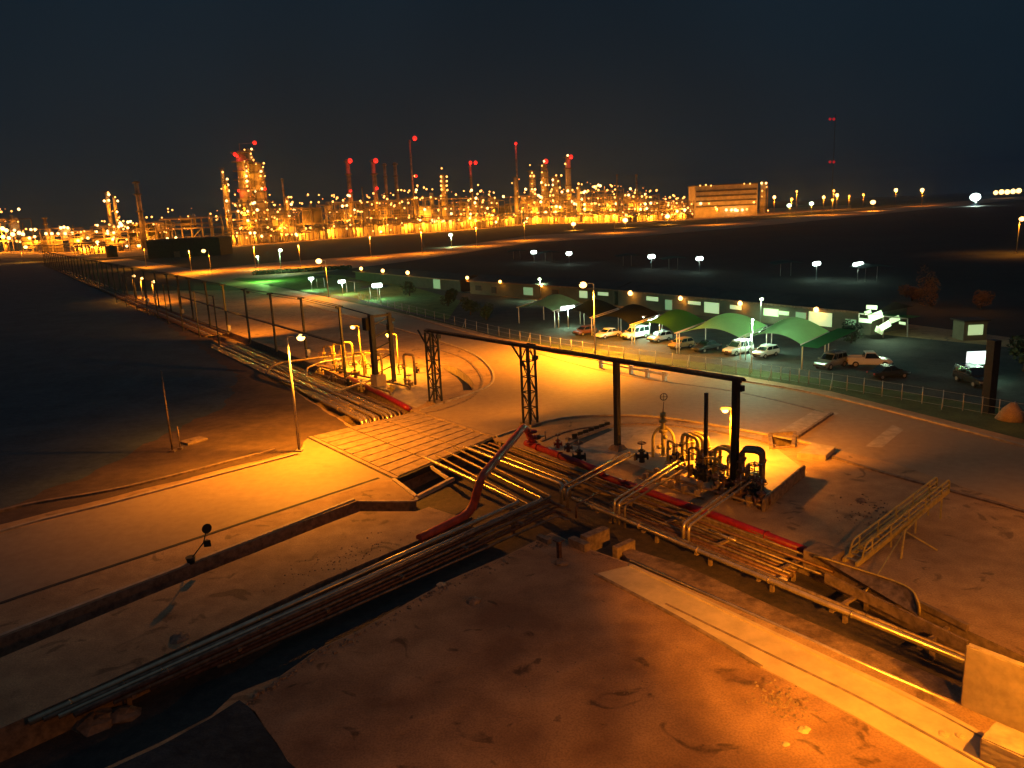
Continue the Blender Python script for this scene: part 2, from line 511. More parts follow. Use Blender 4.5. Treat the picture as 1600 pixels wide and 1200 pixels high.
overlay("island_paving", [(840, 712), (870, 690), (960, 668), (1100, 664), (1192, 680), (1188, 694), (1110, 672), (990, 680), (940, 735)], 0.014, M_conc)
overlay("concrete_strip", [(985, 884), (1200, 987), (1440, 1100), (1620, 1200), (1640, 1290), (1480, 1203), (1330, 1116), (1190, 1043), (1060, 966), (930, 897)], 0.020, M_pale)

def ribbon(pts, wid, z0, z1):
    mb = MB()
    L, Rr = [], []
    for i, p in enumerate(pts):
        a, b = pts[max(0, i - 1)], pts[min(len(pts) - 1, i + 1)]
        d = XY(b - a).normalized()
        nrm = Vector((-d.y, d.x, 0)) * (wid / 2)
        L.append(p + nrm)
        Rr.append(p - nrm)
    n = len(pts)
    vs = []
    for i in range(n):
        for q, z in ((L[i], z0), (L[i], z1), (Rr[i], z1), (Rr[i], z0)):
            vs.append((q.x, q.y, z))
    fs = []
    for i in range(n - 1):
        for k in range(3):
            fs.append((i * 4 + k, i * 4 + k + 1, i * 4 + 4 + k + 1, i * 4 + 4 + k))
    fs += [(0, 1, 2, 3), tuple((n - 1) * 4 + k for k in (3, 2, 1, 0))]
    return mb.add(vs, fs)
def smoothpts(pix, seg=6):
    p = [G(x, y) for x, y in pix]
    out = []
    for i in range(len(p) - 1):
        a, b, c, d = p[max(i - 1, 0)], p[i], p[i + 1], p[min(i + 2, len(p) - 1)]
        for k in range(seg):
            t = k / seg
            out.append(0.5 * ((2 * b) + (c - a) * t + (2 * a - 5 * b + 4 * c - d) * t * t + (3 * b - a - 3 * c + d) * t ** 3))
    out.append(p[-1])
    return out
def kerb(pix, wid=0.25, h=0.14, m=None, z0=0.0):
    return struct("kerb", ribbon(smoothpts(pix), wid, z0, h), m or M_conc)
kerb([(-250, 925), (0, 832), (200, 780), (465, 710)])
kerb([(-250, 1035), (0, 943), (320, 837), (592, 747)], 0.3, 0.03, M_groove)
kerb([(-250, 890), (0, 800), (200, 762), (430, 704)], 0.35, 0.18, M_dconc)
kerb([(657, 642), (705, 626), (748, 611), (770, 596), (765, 574), (733, 550), (670, 528), (600, 508), (480, 477)], 0.25, 0.14)
kerb([(640, 650), (690, 640), (735, 622), (752, 602), (750, 585), (728, 562), (690, 548)], 0.3, 0.06, M_dconc)
kerb([(776, 683), (832, 665), (900, 652), (1000, 650), (1100, 662), (1250, 690), (1290, 702)], 0.25, 0.16)
kerb([(845, 690), (900, 671), (1000, 662), (1100, 672), (1180, 688), (1215, 698)], 0.3, 0.09, M_dconc)
kerb([(1300, 715), (1400, 745), (1600, 800), (1800, 870)], 0.3, 0.12, M_dconc)
kerb([(640, 493), (780, 533), (930, 563), (1150, 594), (1300, 621), (1620, 703), (1900, 785)], 0.3, 0.14)
kerb([(720, 516), (930, 577), (1150, 612), (1290, 645)], 0.35, 0.03, M_dconc)
kerb([(985, 884), (1200, 987), (1440, 1100), (1620, 1200)], 0.22, 0.10, M_pale)
kerb([(1040, 944), (1200, 1022), (1350, 1095), (1560, 1210)], 0.12, 0.05, M_dconc)
kerb([(930, 898), (1060, 967), (1190, 1044)], 0.18, 0.10, M_dconc)
kerb([(553, 781), (294, 882), (0, 995), (-150, 1058)], 0.25, 0.10, M_conc)
kerb([(650, 779), (642, 784), (560, 784)], 0.2, 0.10, M_conc)
kerb([(615, 750), (650, 777)], 0.3, 0.14, M_pale)
kerb([(1262, 862), (1400, 930), (1512, 985)], 0.2, 0.3, M_dconc)
kerb([(350, 437), (430, 421), (500, 414)], 0.4, 0.1, M_dconc, 0.05)
struct("trench_beam", MB().beam(G(652, 777, .05), G(708, 748, .05), 0.28, 0.28), M_pale)
struct("trench_beam", MB().beam(G(668, 726, -.15), G(700, 748, -.15), 0.22, 0.22), M_pale)

# deck over the pipe trench
dA, dB, dC, dD = G(482, 684), G(655, 643), G(776, 682), G(617, 749)
def bil(u, v):
    return (dA * (1 - u) + dB * u) * (1 - v) + (dD * (1 - u) + dC * u) * v
struct("bridge_deck", MB().prism([bil(-.01, -.01), bil(1.01, -.01), bil(1.01, 1.01), bil(-.01, 1.01)], -0.45, 0.015), M_groove)
mb = MB()
us = [0.0, 0.035, 0.345, 0.65, 0.965, 1.0]
for i in range(5):
    if i in (0, 4):
        mb.prism([bil(us[i], 0), bil(us[i + 1] - .006, 0), bil(us[i + 1] - .006, 1), bil(us[i], 1)], 0.012, 0.10)
        continue
    N = 10
    for j in range(N):
        a, b = j / N, (j + 1) / N - 0.012
        jt = random.uniform(-.006, .012)
        mb.prism([bil(us[i] + .004, a), bil(us[i + 1] - .008, a), bil(us[i + 1] - .008, b), bil(us[i] + .004, b)], 0.012, 0.075 + jt)
struct("deck_panels", mb, mat("deck_concrete", (0.33, 0.23, 0.15), 0.85, var=0.25, scale=1.5, bump=0.01, bscale=6))

# ------------------------------------------------------------------ street lamps
def street_lamp(base, bulb, label, power, h=None, r=0.30, pole_px=None, mat_p=None, group="sodium street lamps on tall poles", color=SODN, glow=None, bulb_r=None, size=160, spot=True, hoff=0.0):
    B = G(*base)
    bz = ZAT(B, bulb[1]) if h is None else h
    # bulb stands beside the pole at the same depth
    Lp = AT(bulb[0], bulb[1], B.y)
    bz = Lp.z
    root = empty("street_lamp", B, label, "street lamp", group)
    k = 1.0 if bz < 6 else 1.4
    side = Vector((Lp.x - B.x, Lp.y - B.y, 0))
    pole = MB().tube([B, B + Vector((0, 0, bz - 0.2))], 0.10 * k, 8, 0.055 * k)
    part("pole", pole, mat_p or M_galv, root)
    part("base_plate", MB().box(B + Vector((0, 0, .08)), (0.55, 0.55, .16)), M_conc, root)
    top = B + Vector((0, 0, bz - 0.3))
    arm = MB().tube(fillet([top, top + Vector((0, 0, .45)), Lp + Vector((0, 0, 0.18))], 0.4), 0.055 * k, 6)
    part("arm", arm, mat_p or M_galv, root)
    hd = part("lamp_head", MB().box(Lp + Vector((0, 0, .16)), (0.8 * k, 0.4 * k, 0.16), rz=math.atan2(side.y, side.x) if side.length > .01 else 0, taper=0.7), M_galv, root)
    part("bulb", MB().ball(Lp - Vector((0, 0, .02)), bulb_r or r, 12, 8, 0.8), glow or M_sodl, root)
    lamp_light("lamp_light", Lp - Vector((0, 0, (bulb_r or r) + .1)), power, color, root, spot=spot, radius=0.3, size=size)
    return root
L1 = street_lamp((468, 705), (470, 527), "tall sodium street lamp at the road edge beside the grooved bridge deck", 25000, r=0.36)
L2 = street_lamp((930, 556), (911, 445), "tall bright sodium street lamp in front of the shade canopies behind the junction", 56000, r=0.52)
L3 = street_lamp((514, 465), (498, 408), "sodium street lamp between the trestle road and the green lit lawn", 15000, r=0.8)
street_lamp((330, 424), (318, 392), "sodium street lamp right of the dark flat-roofed shed by the far road", 22000, r=0.9)
street_lamp((229, 418), (217, 384), "sodium street lamp left of the dark flat-roofed shed by the far road", 22000, r=0.9)
street_lamp((156, 408), (152, 378), "sodium street lamp just left of the pale pump house with the dark tank", 18000, r=1.1)
street_lamp((118, 405), (122, 376), "sodium street lamp right of the low storage building with roof lights", 18000, r=1.1)
street_lamp((36, 410), (40, 386), "leftmost sodium street lamp at the far end of the cable trestle", 18000, r=1.3)
street_lamp((1588, 396), (1597, 342), "orange sodium street lamp at the right edge beyond the dark field", 9000, r=0.85)
street_lamp((1141, 722), (1133, 641), "short sodium lamp among the valves behind the thick black post", 5000, r=0.25, mat_p=M_yel, group="short lamps lighting pipe equipment")
street_lamp((566, 575), (551, 511), "short sodium lamp over the left valve bay, nearer the tall street lamp", 8000, r=0.32, mat_p=M_yel, group="short lamps lighting pipe equipment")
street_lamp((624, 585), (607, 524), "short sodium lamp of the left valve bay, right of the dark post cluster", 6500, r=0.30, mat_p=M_yel, group="short lamps lighting pipe equipment")
for i, (x, y, b) in enumerate(((209, 431, 466), (222, 435, 470), (240, 440, 474))):
    street_lamp((x + 2, b), (x, y), ["leftmost of three small yellow lamps in the far valve bay behind the trestle", "middle of three small yellow lamps in the far valve bay behind the trestle", "rightmost of three small yellow lamps in the far valve bay behind the trestle"][i],
                3800, r=0.42, group="short lamps lighting pipe equipment")
GM = (0.62, 1.0, 0.50)
street_lamp((440, 428), (438, 391), "tall greenish white mercury lamp behind the far end of the lawn", 5000, r=0.8, color=GM, glow=M_merc, group="greenish white mercury lamps")
street_lamp((405, 422), (402, 401), "small pale mercury lamp left of the tall one by the far road", 2500, r=0.65, color=GM, glow=M_merc, group="greenish white mercury lamps")
street_lamp((706, 386), (704, 367), "greenish white mercury lamp standing above the middle of the perimeter road", 9000, r=1.3, color=GM, glow=M_merc, group="greenish white mercury lamps")
street_lamp((845, 468), (843, 436), "small white lamp on a post left of the long low building", 2000, r=0.38, color=GM, glow=M_merc, group="greenish white mercury lamps")
street_lamp((1188, 510), (1190, 467), "small white lamp on a thin post above the brightest canopies", 900, r=0.33, color=GM, glow=M_merc, group="greenish white mercury lamps")
far = [(896, 350, 360, "bright yellow lamp where the perimeter road passes the refinery gate", 2.3, M_sodw), (977, 344, 356, "bright yellow lamp of the perimeter road, middle of the gate three", 2.6, M_sodw),
       (1043, 338, 351, "bright lamp of the perimeter road, rightmost of the gate three", 2.6, M_sodw), (1364, 316, 330, "yellow green lamp on the perimeter road at the right", 3.4, M_sodw),
       (1268, 318, 336, "white green lamp on the perimeter road right of the banded building", 2.6, M_merc), (1233, 321, 338, "pale lamp close to the right end of the banded building", 2.6, M_merc)]
for x, y, b, lb, rr, g in far:
    street_lamp((x, b), (x, y), lb, 90000, r=rr, glow=g, group="lamps along the perimeter road")
street_lamp((1524, 322), (1524, 308), "very bright white floodlight at the right end of the perimeter road", 200000, r=6.5, glow=M_fluo, color=(0.8, 1, .85), group="lamps along the perimeter road")
# lamps added to light the perimeter road, on plain poles with small heads
for i, (x, b, z) in enumerate(((300, 428, 10), (400, 420, 10), (470, 418, 10), (580, 403, 11), (660, 396, 12), (745, 385, 12), (820, 376, 13), (960, 364, 14), (1120, 351, 15), (1300, 336, 18), (1440, 322, 22))):
    B = G(x, b)
    root = empty("added_road_lamp", B, "added slim lamp pole along the perimeter road, number %s from the left" % ["one", "two", "three", "four", "five", "six", "seven", "eight", "nine", "ten", "eleven"][i], "street lamp", "added slim lamp poles along the perimeter road")
    part("pole", MB().tube([B, B + Vector((0, 0, z))], 0.12, 6, 0.07), M_galv, root)
    part("lamp_head", MB().box(B + Vector((0, 0, z + .12)), (1.0, .5, .2)), M_galv, root)
    s = (B - CAM).length
    lamp_light("lamp_light", B + Vector((0, 0, z - .1)), 24000 * (s / 300) ** 0.9, SOD, root, size=165, radius=.4)
# unseen floodlights added just outside the frame to light foreground, stair and sand
for (x, y, z, p, lb) in ((34.5, 43.0, 9.0, 1500, "unseen added floodlight pole outside the right edge level with the metal stair"), (19.5, 19.0, 9.0, 16000, "unseen tall floodlight pole outside the lower right corner of the view"), (12.5, 7.0, 12.0, 14000, "unseen floodlight pole beside the viewing tower below the bottom edge")):
    B = Vector((x, y, 0))
    root = empty("unseen_floodlight_post", B, lb, "floodlight", "unseen floodlight poles outside the picture")
    part("pole", MB().tube([B, B + Vector((0, 0, z))], 0.1, 8), M_galv, root)
    part("lamp_head", MB().box(B + Vector((0, 0, z + .15)), (0.8, 0.5, 0.2)), M_galv, root)
    lamp_light("lamp_light", B + Vector((0, 0, z - .1)), p, SODN, root, size=165, radius=.3)
    if y < 10:
        lamp_light("lamp_light", B + Vector((0, 0, z + .4)), 120000, SODN, root, size=30, blend=1.0, radius=.25, aim=G(1210, 1015))  # extra spot added to brighten the concrete strip

# ------------------------------------------------------------------ cable trestle along the left road
def post(mb, B, h, s=0.3):
    mb.box((B.x, B.y, h / 2), (s, s, h), rz=.85)
ord_ = ["first", "second", "third", "fourth", "fifth", "sixth", "seventh", "eighth", "ninth", "tenth", "eleventh", "twelfth", "thirteenth", "fourteenth", "fifteenth", "sixteenth"]
TR = [(540, 590), (480, 563), (432, 549), (391, 535), (357, 522), (329, 512), (303, 502), (285, 494), (268, 489), (249, 482), (231, 476), (214, 470), (200, 464)]
tB = [G(*p) for p in TR]
d = (tB[-1] - tB[-5]).normalized()
far_posts = [tB[-1] + d * (12.0 * k) for k in range(1, 26)]
root = empty("cable_trestle", tB[0], "long dark cable trestle on thin posts running beside the left pipe trench into the distance", "cable trestle")
allp = tB + far_posts
for i, B in enumerate(allp):
    p = MB()
    post(p, B, 9.3, 0.26)
    p.box((B.x, B.y, 9.2), (1.1, .16, .2), rz=.85)
    part("post", p, M_steel, root)
    if i < 12 and i % 3 == 1:
        part("junction_box", MB().box((B.x + .3, B.y - .2, 1.2), (.55, .4, 1.0), rz=.85), M_galv, root)
for nm, z, off, r in (("top_beam", 9.32, 0.3, 0.045), ("top_beam", 9.32, -0.3, 0.035), ("cable", 8.95, 0.0, 0.035)):
    nrm = Vector((-d.y, d.x, 0)) * off
    part(nm, MB().tube([p + nrm + Vector((0, 0, z)) for p in allp], r, 6), M_steel, root)
# lower tray hung on the trestle
part("cable_tray", MB().beam(tB[0] + Vector((0, 0, 4.4)), tB[4] + Vector((0, 0, 4.4)), .5, .12).beam(tB[4] + Vector((0, 0, 4.6)), tB[7] + Vector((0, 0, 4.6)), .5, .12), M_steel, root)
# second row of posts on the far side of the trench
B2 = [(350, 500), (317, 503), (480, 540), (266, 495)]
off = Vector((d.y, -d.x, 0)) * -5.2
row2 = [p + off for p in tB[3:12]]
root = empty("utility_trestle", row2[0], "second thinner row of dark posts behind the cable trestle with one wire", "cable trestle")
for B in row2:
    p = MB()
    post(p, B, 8.6, 0.16)
    part("post", p, M_steel, root)
part("cable", MB().tube([p + Vector((0, 0, 8.5)) for p in row2], .05, 5), M_steel, root)

# lattice gantry over the junction
def lattice(mb, B, h, wx, ax, s=0.17):
    X = Vector((math.cos(ax), math.sin(ax), 0)) * wx / 2
    Y = Vector((-math.sin(ax), math.cos(ax), 0)) * wx / 2
    cs = [X + Y, X - Y, -X - Y, Y - X]
    for c in cs:
        mb.box((B.x + c.x, B.y + c.y, h / 2), (s, s, h), rz=ax)
    n = 5
    for k in range(n):
        z0, z1 = .25 + (h - .3) * k / n, .25 + (h - .3) * (k + 1) / n
        for i in range(4):
            a, b = cs[i], cs[(i + 1) % 4]
            if (k + i) % 2: a, b = b, a
            mb.beam(B + a + Vector((0, 0, z0)), B + b + Vector((0, 0, z1)), .07, .07)
            mb.beam(B + a + Vector((0, 0, z1)), B + b + Vector((0, 0, z1)), .08, .08)
gA, gB_, gC, gD = G(681, 630), G(829, 664), G(965, 702), G(1147, 762)
GH = 7.85
ga = math.atan2((gD - gA).y, (gD - gA).x)
root = empty("pipe_gantry", gA, "dark gantry carrying pipes over the junction on two lattice towers and two thick black posts", "pipe gantry")
gd = (gD - gA).normalized()
gn = Vector((-gd.y, gd.x, 0))
for B in (gA, gB_):
    mb = MB()
    lattice(mb, B, GH, .95, ga)
    tw = part("lattice_tower", mb, M_steel, root)
    f_ = MB().box(B + Vector((0, 0, .12)), (1.7, 1.3, .24), rz=ga).build("base_plate", M_dconc, None)
    f_.parent = tw
    f_.location = (-B.x * 0, 0, 0)
    # tower mesh is relative to the gantry's empty, keep the sub-part in the same frame
    f_.location = -gA
    br = MB().beam(B - gd * 2.6 + Vector((0, 0, GH)), B - gd * .4 + Vector((0, 0, GH - 2.2)), .14, .14)
    part("knee_brace", br, M_steel, root)
for B in (gC, gD):
    part("post", MB().box((B.x, B.y, GH / 2), (.42, .42, GH), rz=ga), M_steel, root)
    part("base_plate", MB().box(B + Vector((0, 0, .2)), (1.2, 1.2, .4), rz=ga, taper=.6), M_dconc, root)
eA, eD = gA - gd * 1.0, gD + gd * .6
for o_ in (-.24, .24):
    part("beam", MB().beam(eA + gn * o_ + Vector((0, 0, GH + .09)), eD + gn * o_ + Vector((0, 0, GH + .09)), .07, .17), M_steel, root)
mb = MB()
L_ = (eD - eA).length
for k in range(int(L_ / 1.6)):
    p = eA + gd * (.3 + k * 1.6) + Vector((0, 0, GH + .05))
    mb.beam(p - gn * .24, p + gn * .24, .06, .06)
part("rungs", mb, M_steel, root)
for i, (o_, r_, m_) in enumerate(((.10, .07, M_rustp), (-.10, .05, M_dull))):
    part("pipe", MB().tube([eA + gn * o_ + Vector((0, 0, GH + .24)), eD + gn * o_ + Vector((0, 0, GH + .24))], r_, 8), m_, root)
def added_flood(B, aim, power, sz, tilt=0):  # floodlight added behind a post to throw orange light on the road
    root_ = root
    hd_ = part("added_floodlight_head", MB().box(B, (.5, .35, .4), rz=ga), M_steel, root_)
    lamp_light("lamp_light", B + (XY(aim) - XY(B)).normalized() * .5 + Vector((0, 0, -.1)), power, SODN, root_, size=sz, blend=1.0, aim=aim, radius=.2)
added_flood(gD + gn * .5 + Vector((0, 0, GH - .6)), G(1215, 650), 21000, 105)
added_flood(gA + gn * .9 + Vector((0, 0, GH - .6)), G(560, 492), 7000, 75)
added_flood(gB_ + gn * .9 + Vector((0, 0, GH - 1.4)), G(735, 600), 3500, 130)
# dark post cluster by the left bay
B = G(592, 602)
root = empty("post_cluster", B, "dark cluster of thick posts and switch boxes in the left valve bay", "steel post")
ph = ZAT(B, 492)
part("plinth", MB().box(B + Vector((0, 0, .7)), (1.5, 1.3, 1.4), rz=ga), M_pale, root)
part("post", MB().box(B + Vector((-.3, 0, 1.4 + (ph - 1.4) / 2)), (.65, .55, ph - 1.4), rz=ga), M_steel, root)
Bq = G(616, 598)
part("post", MB().box((Bq.x, Bq.y, ph / 2 + .1), (.42, .42, ph - .1), rz=ga), M_steel, root)
mb = MB()
for z in (1.4, 2.9, 4.4, 5.9, 7.4):
    mb.beam(B + Vector((-.3, 0, z)), Bq + Vector((0, 0, z + .8)), .12, .12)
mb.beam(B + Vector((-.3, 0, ph - .2)), Bq + Vector((0, 0, ph - .2)), .25, .25)
part("bracing", mb, M_steel, root)
part("switch_box", MB().box(B + Vector((-.9, .2, ph - 1.1)), (.9, .7, 1.5), rz=ga), M_steel, root)
part("switch_box", MB().box(Bq + Vector((0, .1, ph - 1.9)), (.7, .6, 1.2), rz=ga), M_steel, root)
mb = MB().tube([tB[0] + Vector((0, 0, 9.3)), (B + Vector((-.3, 0, ph)))], .08, 6)
part("cable", mb, M_steel, root)

added_flood(Bq + Vector((.3, .6, ph - .9)), G(545, 488), 34000, 125)  # added light, tucked behind the post cluster
root = empty("floodlight", tB[3] + Vector((.4, .6, 8.6)), "added floodlight hidden on the back of a trestle post, lighting the road behind", "floodlight")
added_flood(tB[3] + Vector((.4, .6, 8.6)), G(420, 462), 30000, 125)
# ------------------------------------------------------------------ pipes
def pipe(pts, r, m, label, group, fil=.45, n=12, rings=0, cat="pipe", supports=None):
    pts = [Vector(p) for p in pts]
    path = fillet(pts, fil) if len(pts) > 2 else pts
    root = empty("pipe", pts[0], label, cat, group)
    mb = MB().tube(path, r, n)
    if rings:
        fm = mb
        for i in range(len(pts) - 1):
            a, b = pts[i], pts[i + 1]
            L = (b - a).length
            t = (b - a).normalized()
            k = rings * (0.5 + random.random() * .5)
            while k < L - .3:
                fm.tube([a + t * k, a + t * (k + .06)], r * 1.22, n)
                k += rings * random.uniform(.8, 1.3)
    part("pipe_run", mb, m, root)
    return root
gpC = "pipes crossing the trench at the deck"
sw = (G(112, 1100) - G(850, 792)).normalized()
se = (G(1510, 1030) - G(880, 770)).normalized()
seN = Vector((-se.y, se.x, 0))
swN0 = Vector((-sw.y, sw.x, 0))
Z3 = lambda v, z: Vector((v.x, v.y, z))
zc = 0.12
# from the deck, across the pit, elbow, then off to the lower left
cross = [((672, 719), (812, 784), .16, M_clad, "thick bright pipe nearest the dark pit, leaving the deck and turning to the lower left"),
         ((690, 716), (828, 789), .10, M_dull, "thin pipe beside the thick bright one nearest the pit, turning to the lower left"),
         ((706, 709), (848, 779), .11, M_clad, "second bright pipe leaving the deck and bending to the lower left"),
         ((718, 703), (862, 776), .10, M_dull, "dull pipe between the second and third bright pipes at the deck")]
for i, (a, b, r_, m_, lb) in enumerate(cross):
    A_, B_ = G(*a, zc), G(*b, zc)
    E_ = G(106, 1103, -.1) + swN0 * (.27 * i) + sw * (1.5 - i * .5)
    dn = A_ - (B_ - A_).normalized() * 1.2
    pipe([Z3(dn, -.9), Z3(dn, zc), B_, E_], r_, m_, lb, gpC, fil=.35, rings=4.5)
# straight-on pipes of the same bundle, which carry on to the lower right
strait = [((730, 700), (880, 757), .16, M_clad, "thick bright pipe from the deck to the crossing elbow in the middle"),
          ((744, 697), (888, 753), .11, M_clad, "bright thin pipe right of the thick one that reaches the crossing elbow"),
          ((756, 695), (905, 752), .07, M_dull, "dull thin pipe from the deck, third before the red pipe"),
          ((768, 693), (920, 750), .10, M_rustp, "brown pipe from the deck, second before the red pipe"),
          ((782, 690), (935, 748), .07, M_dull, "dull thin pipe from the deck right beside the red pipe")]
for i, (a, b, r_, m_, lb) in enumerate(strait):
    A_, B_ = G(*a, zc), G(*b, zc)
    dn = A_ - (B_ - A_).normalized() * .5
    if i < 2:
        pipe([Z3(dn, -.7), Z3(dn, zc), B_, Z3(B_ + se * .2, -1.1)], r_, m_, lb, gpC, rings=4)
    else:
        pipe([Z3(dn, -.7), Z3(dn, zc), B_, B_ + se * 20], r_, m_, lb, gpC, rings=5)
# SW bundle extra pipes, lower side of the corridor
gpS = "pipes of the corridor to the lower left"
for i, (x, y, z, r_, m_) in enumerate(((858, 783, -.15, .09, M_rustp), (866, 786, -.35, .11, M_dull), (874, 790, -.5, .08, M_rustp), (868, 798, -.7, .10, M_rustp), (872, 806, -.85, .08, M_dull))):
    A_ = G(x, y, z)
    pipe([Z3(A_ + se * 1.2, z), A_, G(106, 1103, z) + swN0 * (1.0 + .27 * i) - sw * (i * 1.5)], r_, m_, "%s shadowed pipe counted from the bright elbows, running to the lower left" % ord_[i], gpS, rings=6)
# SE bundle
gpE = "pipes of the corridor to the lower right"
A0 = G(975, 812, .1)
SEP = [(0.0, .16, M_clad, "bright front pipe of the lower right corridor, nearest the viewer on its supports"), (0.42, .09, M_dull, "thin pipe right behind the bright front pipe of the lower right corridor"),
       (0.8, .12, M_dull, "third pipe back in the lower right corridor"), (1.25, .08, M_rustp, "fourth pipe back in the lower right corridor, brown"), (1.6, .12, M_rustp, "fifth pipe back in the lower right corridor, brown"),
       (2.05, .09, M_dull, "sixth pipe back in the lower right corridor, grey"), (2.45, .13, M_rustp, "seventh pipe back in the lower right corridor, thick and brown"), (2.95, .08, M_rustp, "eighth pipe back in the lower right corridor, thin"),
       (3.35, .10, M_dull, "ninth pipe back in the lower right corridor, grey"), (3.8, .08, M_rustp, "tenth pipe back, last before the red pipe in the lower right corridor")]
for i, (o_, r_, m_, lb) in enumerate(SEP):
    z = .1 - (.35 if i > 1 else 0) - (.3 if i > 5 else 0)
    s0 = Z3(A0 + seN * o_ - se * (5.2 - .35 * i), z)
    ln = 27.3 if i < 2 else (17 - i * .5)
    pipe([s0, s0 + se * (ln * .5), s0 + se * ln], r_, m_, lb, gpE, rings=4.2, fil=.01)
    if i > 5:
        pass
# supports for the corridors
for k in range(6):
    p = A0 + se * (-3 + 4.4 * k)
    mb = MB().beam(Z3(p + seN * .25, -.08), Z3(p + seN * 4.0, -.08 - .0), .2, .14)
    mb.box((p.x + seN.x * 1.6, p.y + seN.y * 1.6, -.75), (.2, .2, 1.3), rz=ga).box((p.x + seN.x * 3.6, p.y + seN.y * 3.6, -.75), (.2, .2, 1.3), rz=ga)
    mb.v = [(a, b, c - .28) for a, b, c in mb.v]
    solo("pipe_support", mb, M_dconc, Z3(p, TD), "%s low concrete sleeper from the crossing under the lower right pipes" % ord_[k], "pipe support", "sleepers under the lower right pipes")
swN = Vector((-sw.y, sw.x, 0))
for k in range(6):
    p = G(838, 798, 0) + sw * (1.5 + 5 * k)
    p = p - swN * (.5 - .09 * k)
    mb = MB().beam(Z3(p - swN * .9, -.35), Z3(p + swN * .75, -.35), .2, .16)
    mb.box((p.x - swN.x * .3, p.y - swN.y * .3, -.95), (.2, .2, 1.1), rz=ga)
    mb.v = [(a, b, c - .1) for a, b, c in mb.v]
    solo("pipe_support", mb, M_dconc, Z3(p, TD), "%s low concrete sleeper from the elbows under the lower left pipes" % ord_[k], "pipe support", "sleepers under the lower left pipes")
# lone pipe on the concrete strip side
pA, pB = G(985, 876, -.05), G(1255, 1003, -.05)
dd = (G(1440, 1078, -.05) - pA)
pipe([pA, pA + dd * .5, pA + dd * 1.08], .12, M_clad, "lone bright pipe running along the near edge of the rubble floor beside the concrete strip", "pipes of the corridor to the lower right", fil=.01, rings=0)
# raised double pipes
def raised(pix, z, r_, m_, label, drop0=None, drop1=None, grp="raised pipe loops over the crossing"):
    pts = [G(x, y, z) for x, y in pix]
    if drop0 is not None: pts = [Z3(pts[0], drop0)] + pts
    if drop1 is not None: pts = pts + [Z3(pts[-1], drop1)]
    return pipe(pts, r_, m_, label, grp, fil=.4, rings=3)
raised([(876, 762), (984, 705)], .75, .10, M_clad, "upper of the two bright parallel pipes left of the black post", -.6, .2)
raised([(886, 765), (992, 709)], .75, .10, M_clad, "lower of the two bright parallel pipes left of the black post", -.6, .2)
raised([(900, 790), (935, 770)], .2, .08, M_rustp, "short brown stub under the two bright parallel pipes", -.7, None)
raised([(960, 782), (1062, 718)], .95, .09, M_clad, "left one of three raised bright pipes that bend down in the middle", -.6, .3)
raised([(967, 785), (1070, 721)], .95, .09, M_clad, "middle one of three raised bright pipes that bend down in the middle", -.6, .3)
raised([(976, 790), (1078, 727)], .95, .08, M_dull, "right one of three raised bright pipes that bend down in the middle", -.6, .3)
raised([(1068, 818), (1166, 748)], 1.0, .11, M_clad, "left one of the raised bright pipe pair ending at the thick black post", -.4, .2)
raised([(1076, 822), (1176, 750)], 1.0, .10, M_clad, "right one of the raised bright pipe pair ending at the thick black post", -.4, .2)
raised([(1108, 828), (1150, 845)], .2, .08, M_clad, "short bright stub lying right of the raised pipe pair", None, None)
# red pipes
Rb = G(742, 803, .1)
rt = AT(750, 738, Rb.y)
Vb = G(830, 702, 0)
vt = AT(822, 664, Vb.y)
lowr = [G(500, 912, .15), G(640, 848, .15), Rb + Vector((-.1, -.05, .05)), Rb + Vector((.3, .1, 2.2))]
rp_ = pipe([G(655, 842, .05), G(694, 823, .1), G(738, 800, .25), AT(750, 748, Rb.y), vt + Vector((-.1, -.1, 0)), AT(832, 690, Vb.y + .1)], .30, M_redd, "big weathered red pipe slanting up over the bright pipes", "red pipes", fil=1.1, n=16)
mb = MB().tube([AT(832, 692, Vb.y + .1), Vb + Vector((.1, .1, .3))], .36, 14)
for z in (.5, 1.0, 1.5):
    mb.tube([Vb + Vector((.1, .1, z)), Vb + Vector((.1, .1, z + .12))], .48, 14)
vl = empty("gate_valve", Vb, "red gate valve under the top end of the slanting red pipe", "valve", "red valves")
part("valve_body", mb, M_red, vl)
hw = Vb + Vector((1.3, .9, .9))
part("stem", MB().tube([Vb + Vector((.1, .1, .9)), hw], .08, 8).tube([Vb + Vector((.5, .4, .9)), Vb + Vector((.8, .6, .9))], .22, 10), M_rustp, vl)
part("handwheel", MB().torus(hw, .38, .045, 'x', 16).beam(hw - Vector((0, 0, .38)), hw + Vector((0, 0, .38)), .05, .05).beam(hw - Vector((0, .38, 0)), hw + Vector((0, .38, 0)), .05, .05), M_rustp, vl)
pipe([G(822, 692, .35), G(912, 726, .35), G(940, 738, .3)], .28, M_red, "short thick red pipe right after the slanting red pipe's valve", "red pipes", fil=.1, n=16, rings=2.4)
pipe([G(925, 738, -.1), G(1000, 764, -.1), G(1110, 803, -.1), G(1278, 868, -.1)], .26, M_red, "long thick red pipe along the upper side of the lower right corridor", "red pipes", fil=.1, n=16, rings=5)
solo("pipe_support", MB().box(G(1287, 872) + Vector((0, 0, -.1)), (1.6, 1.6, 1.2), rz=ga), M_dconc, G(1287, 872), "dark block where the long red pipe ends", "pipe support")
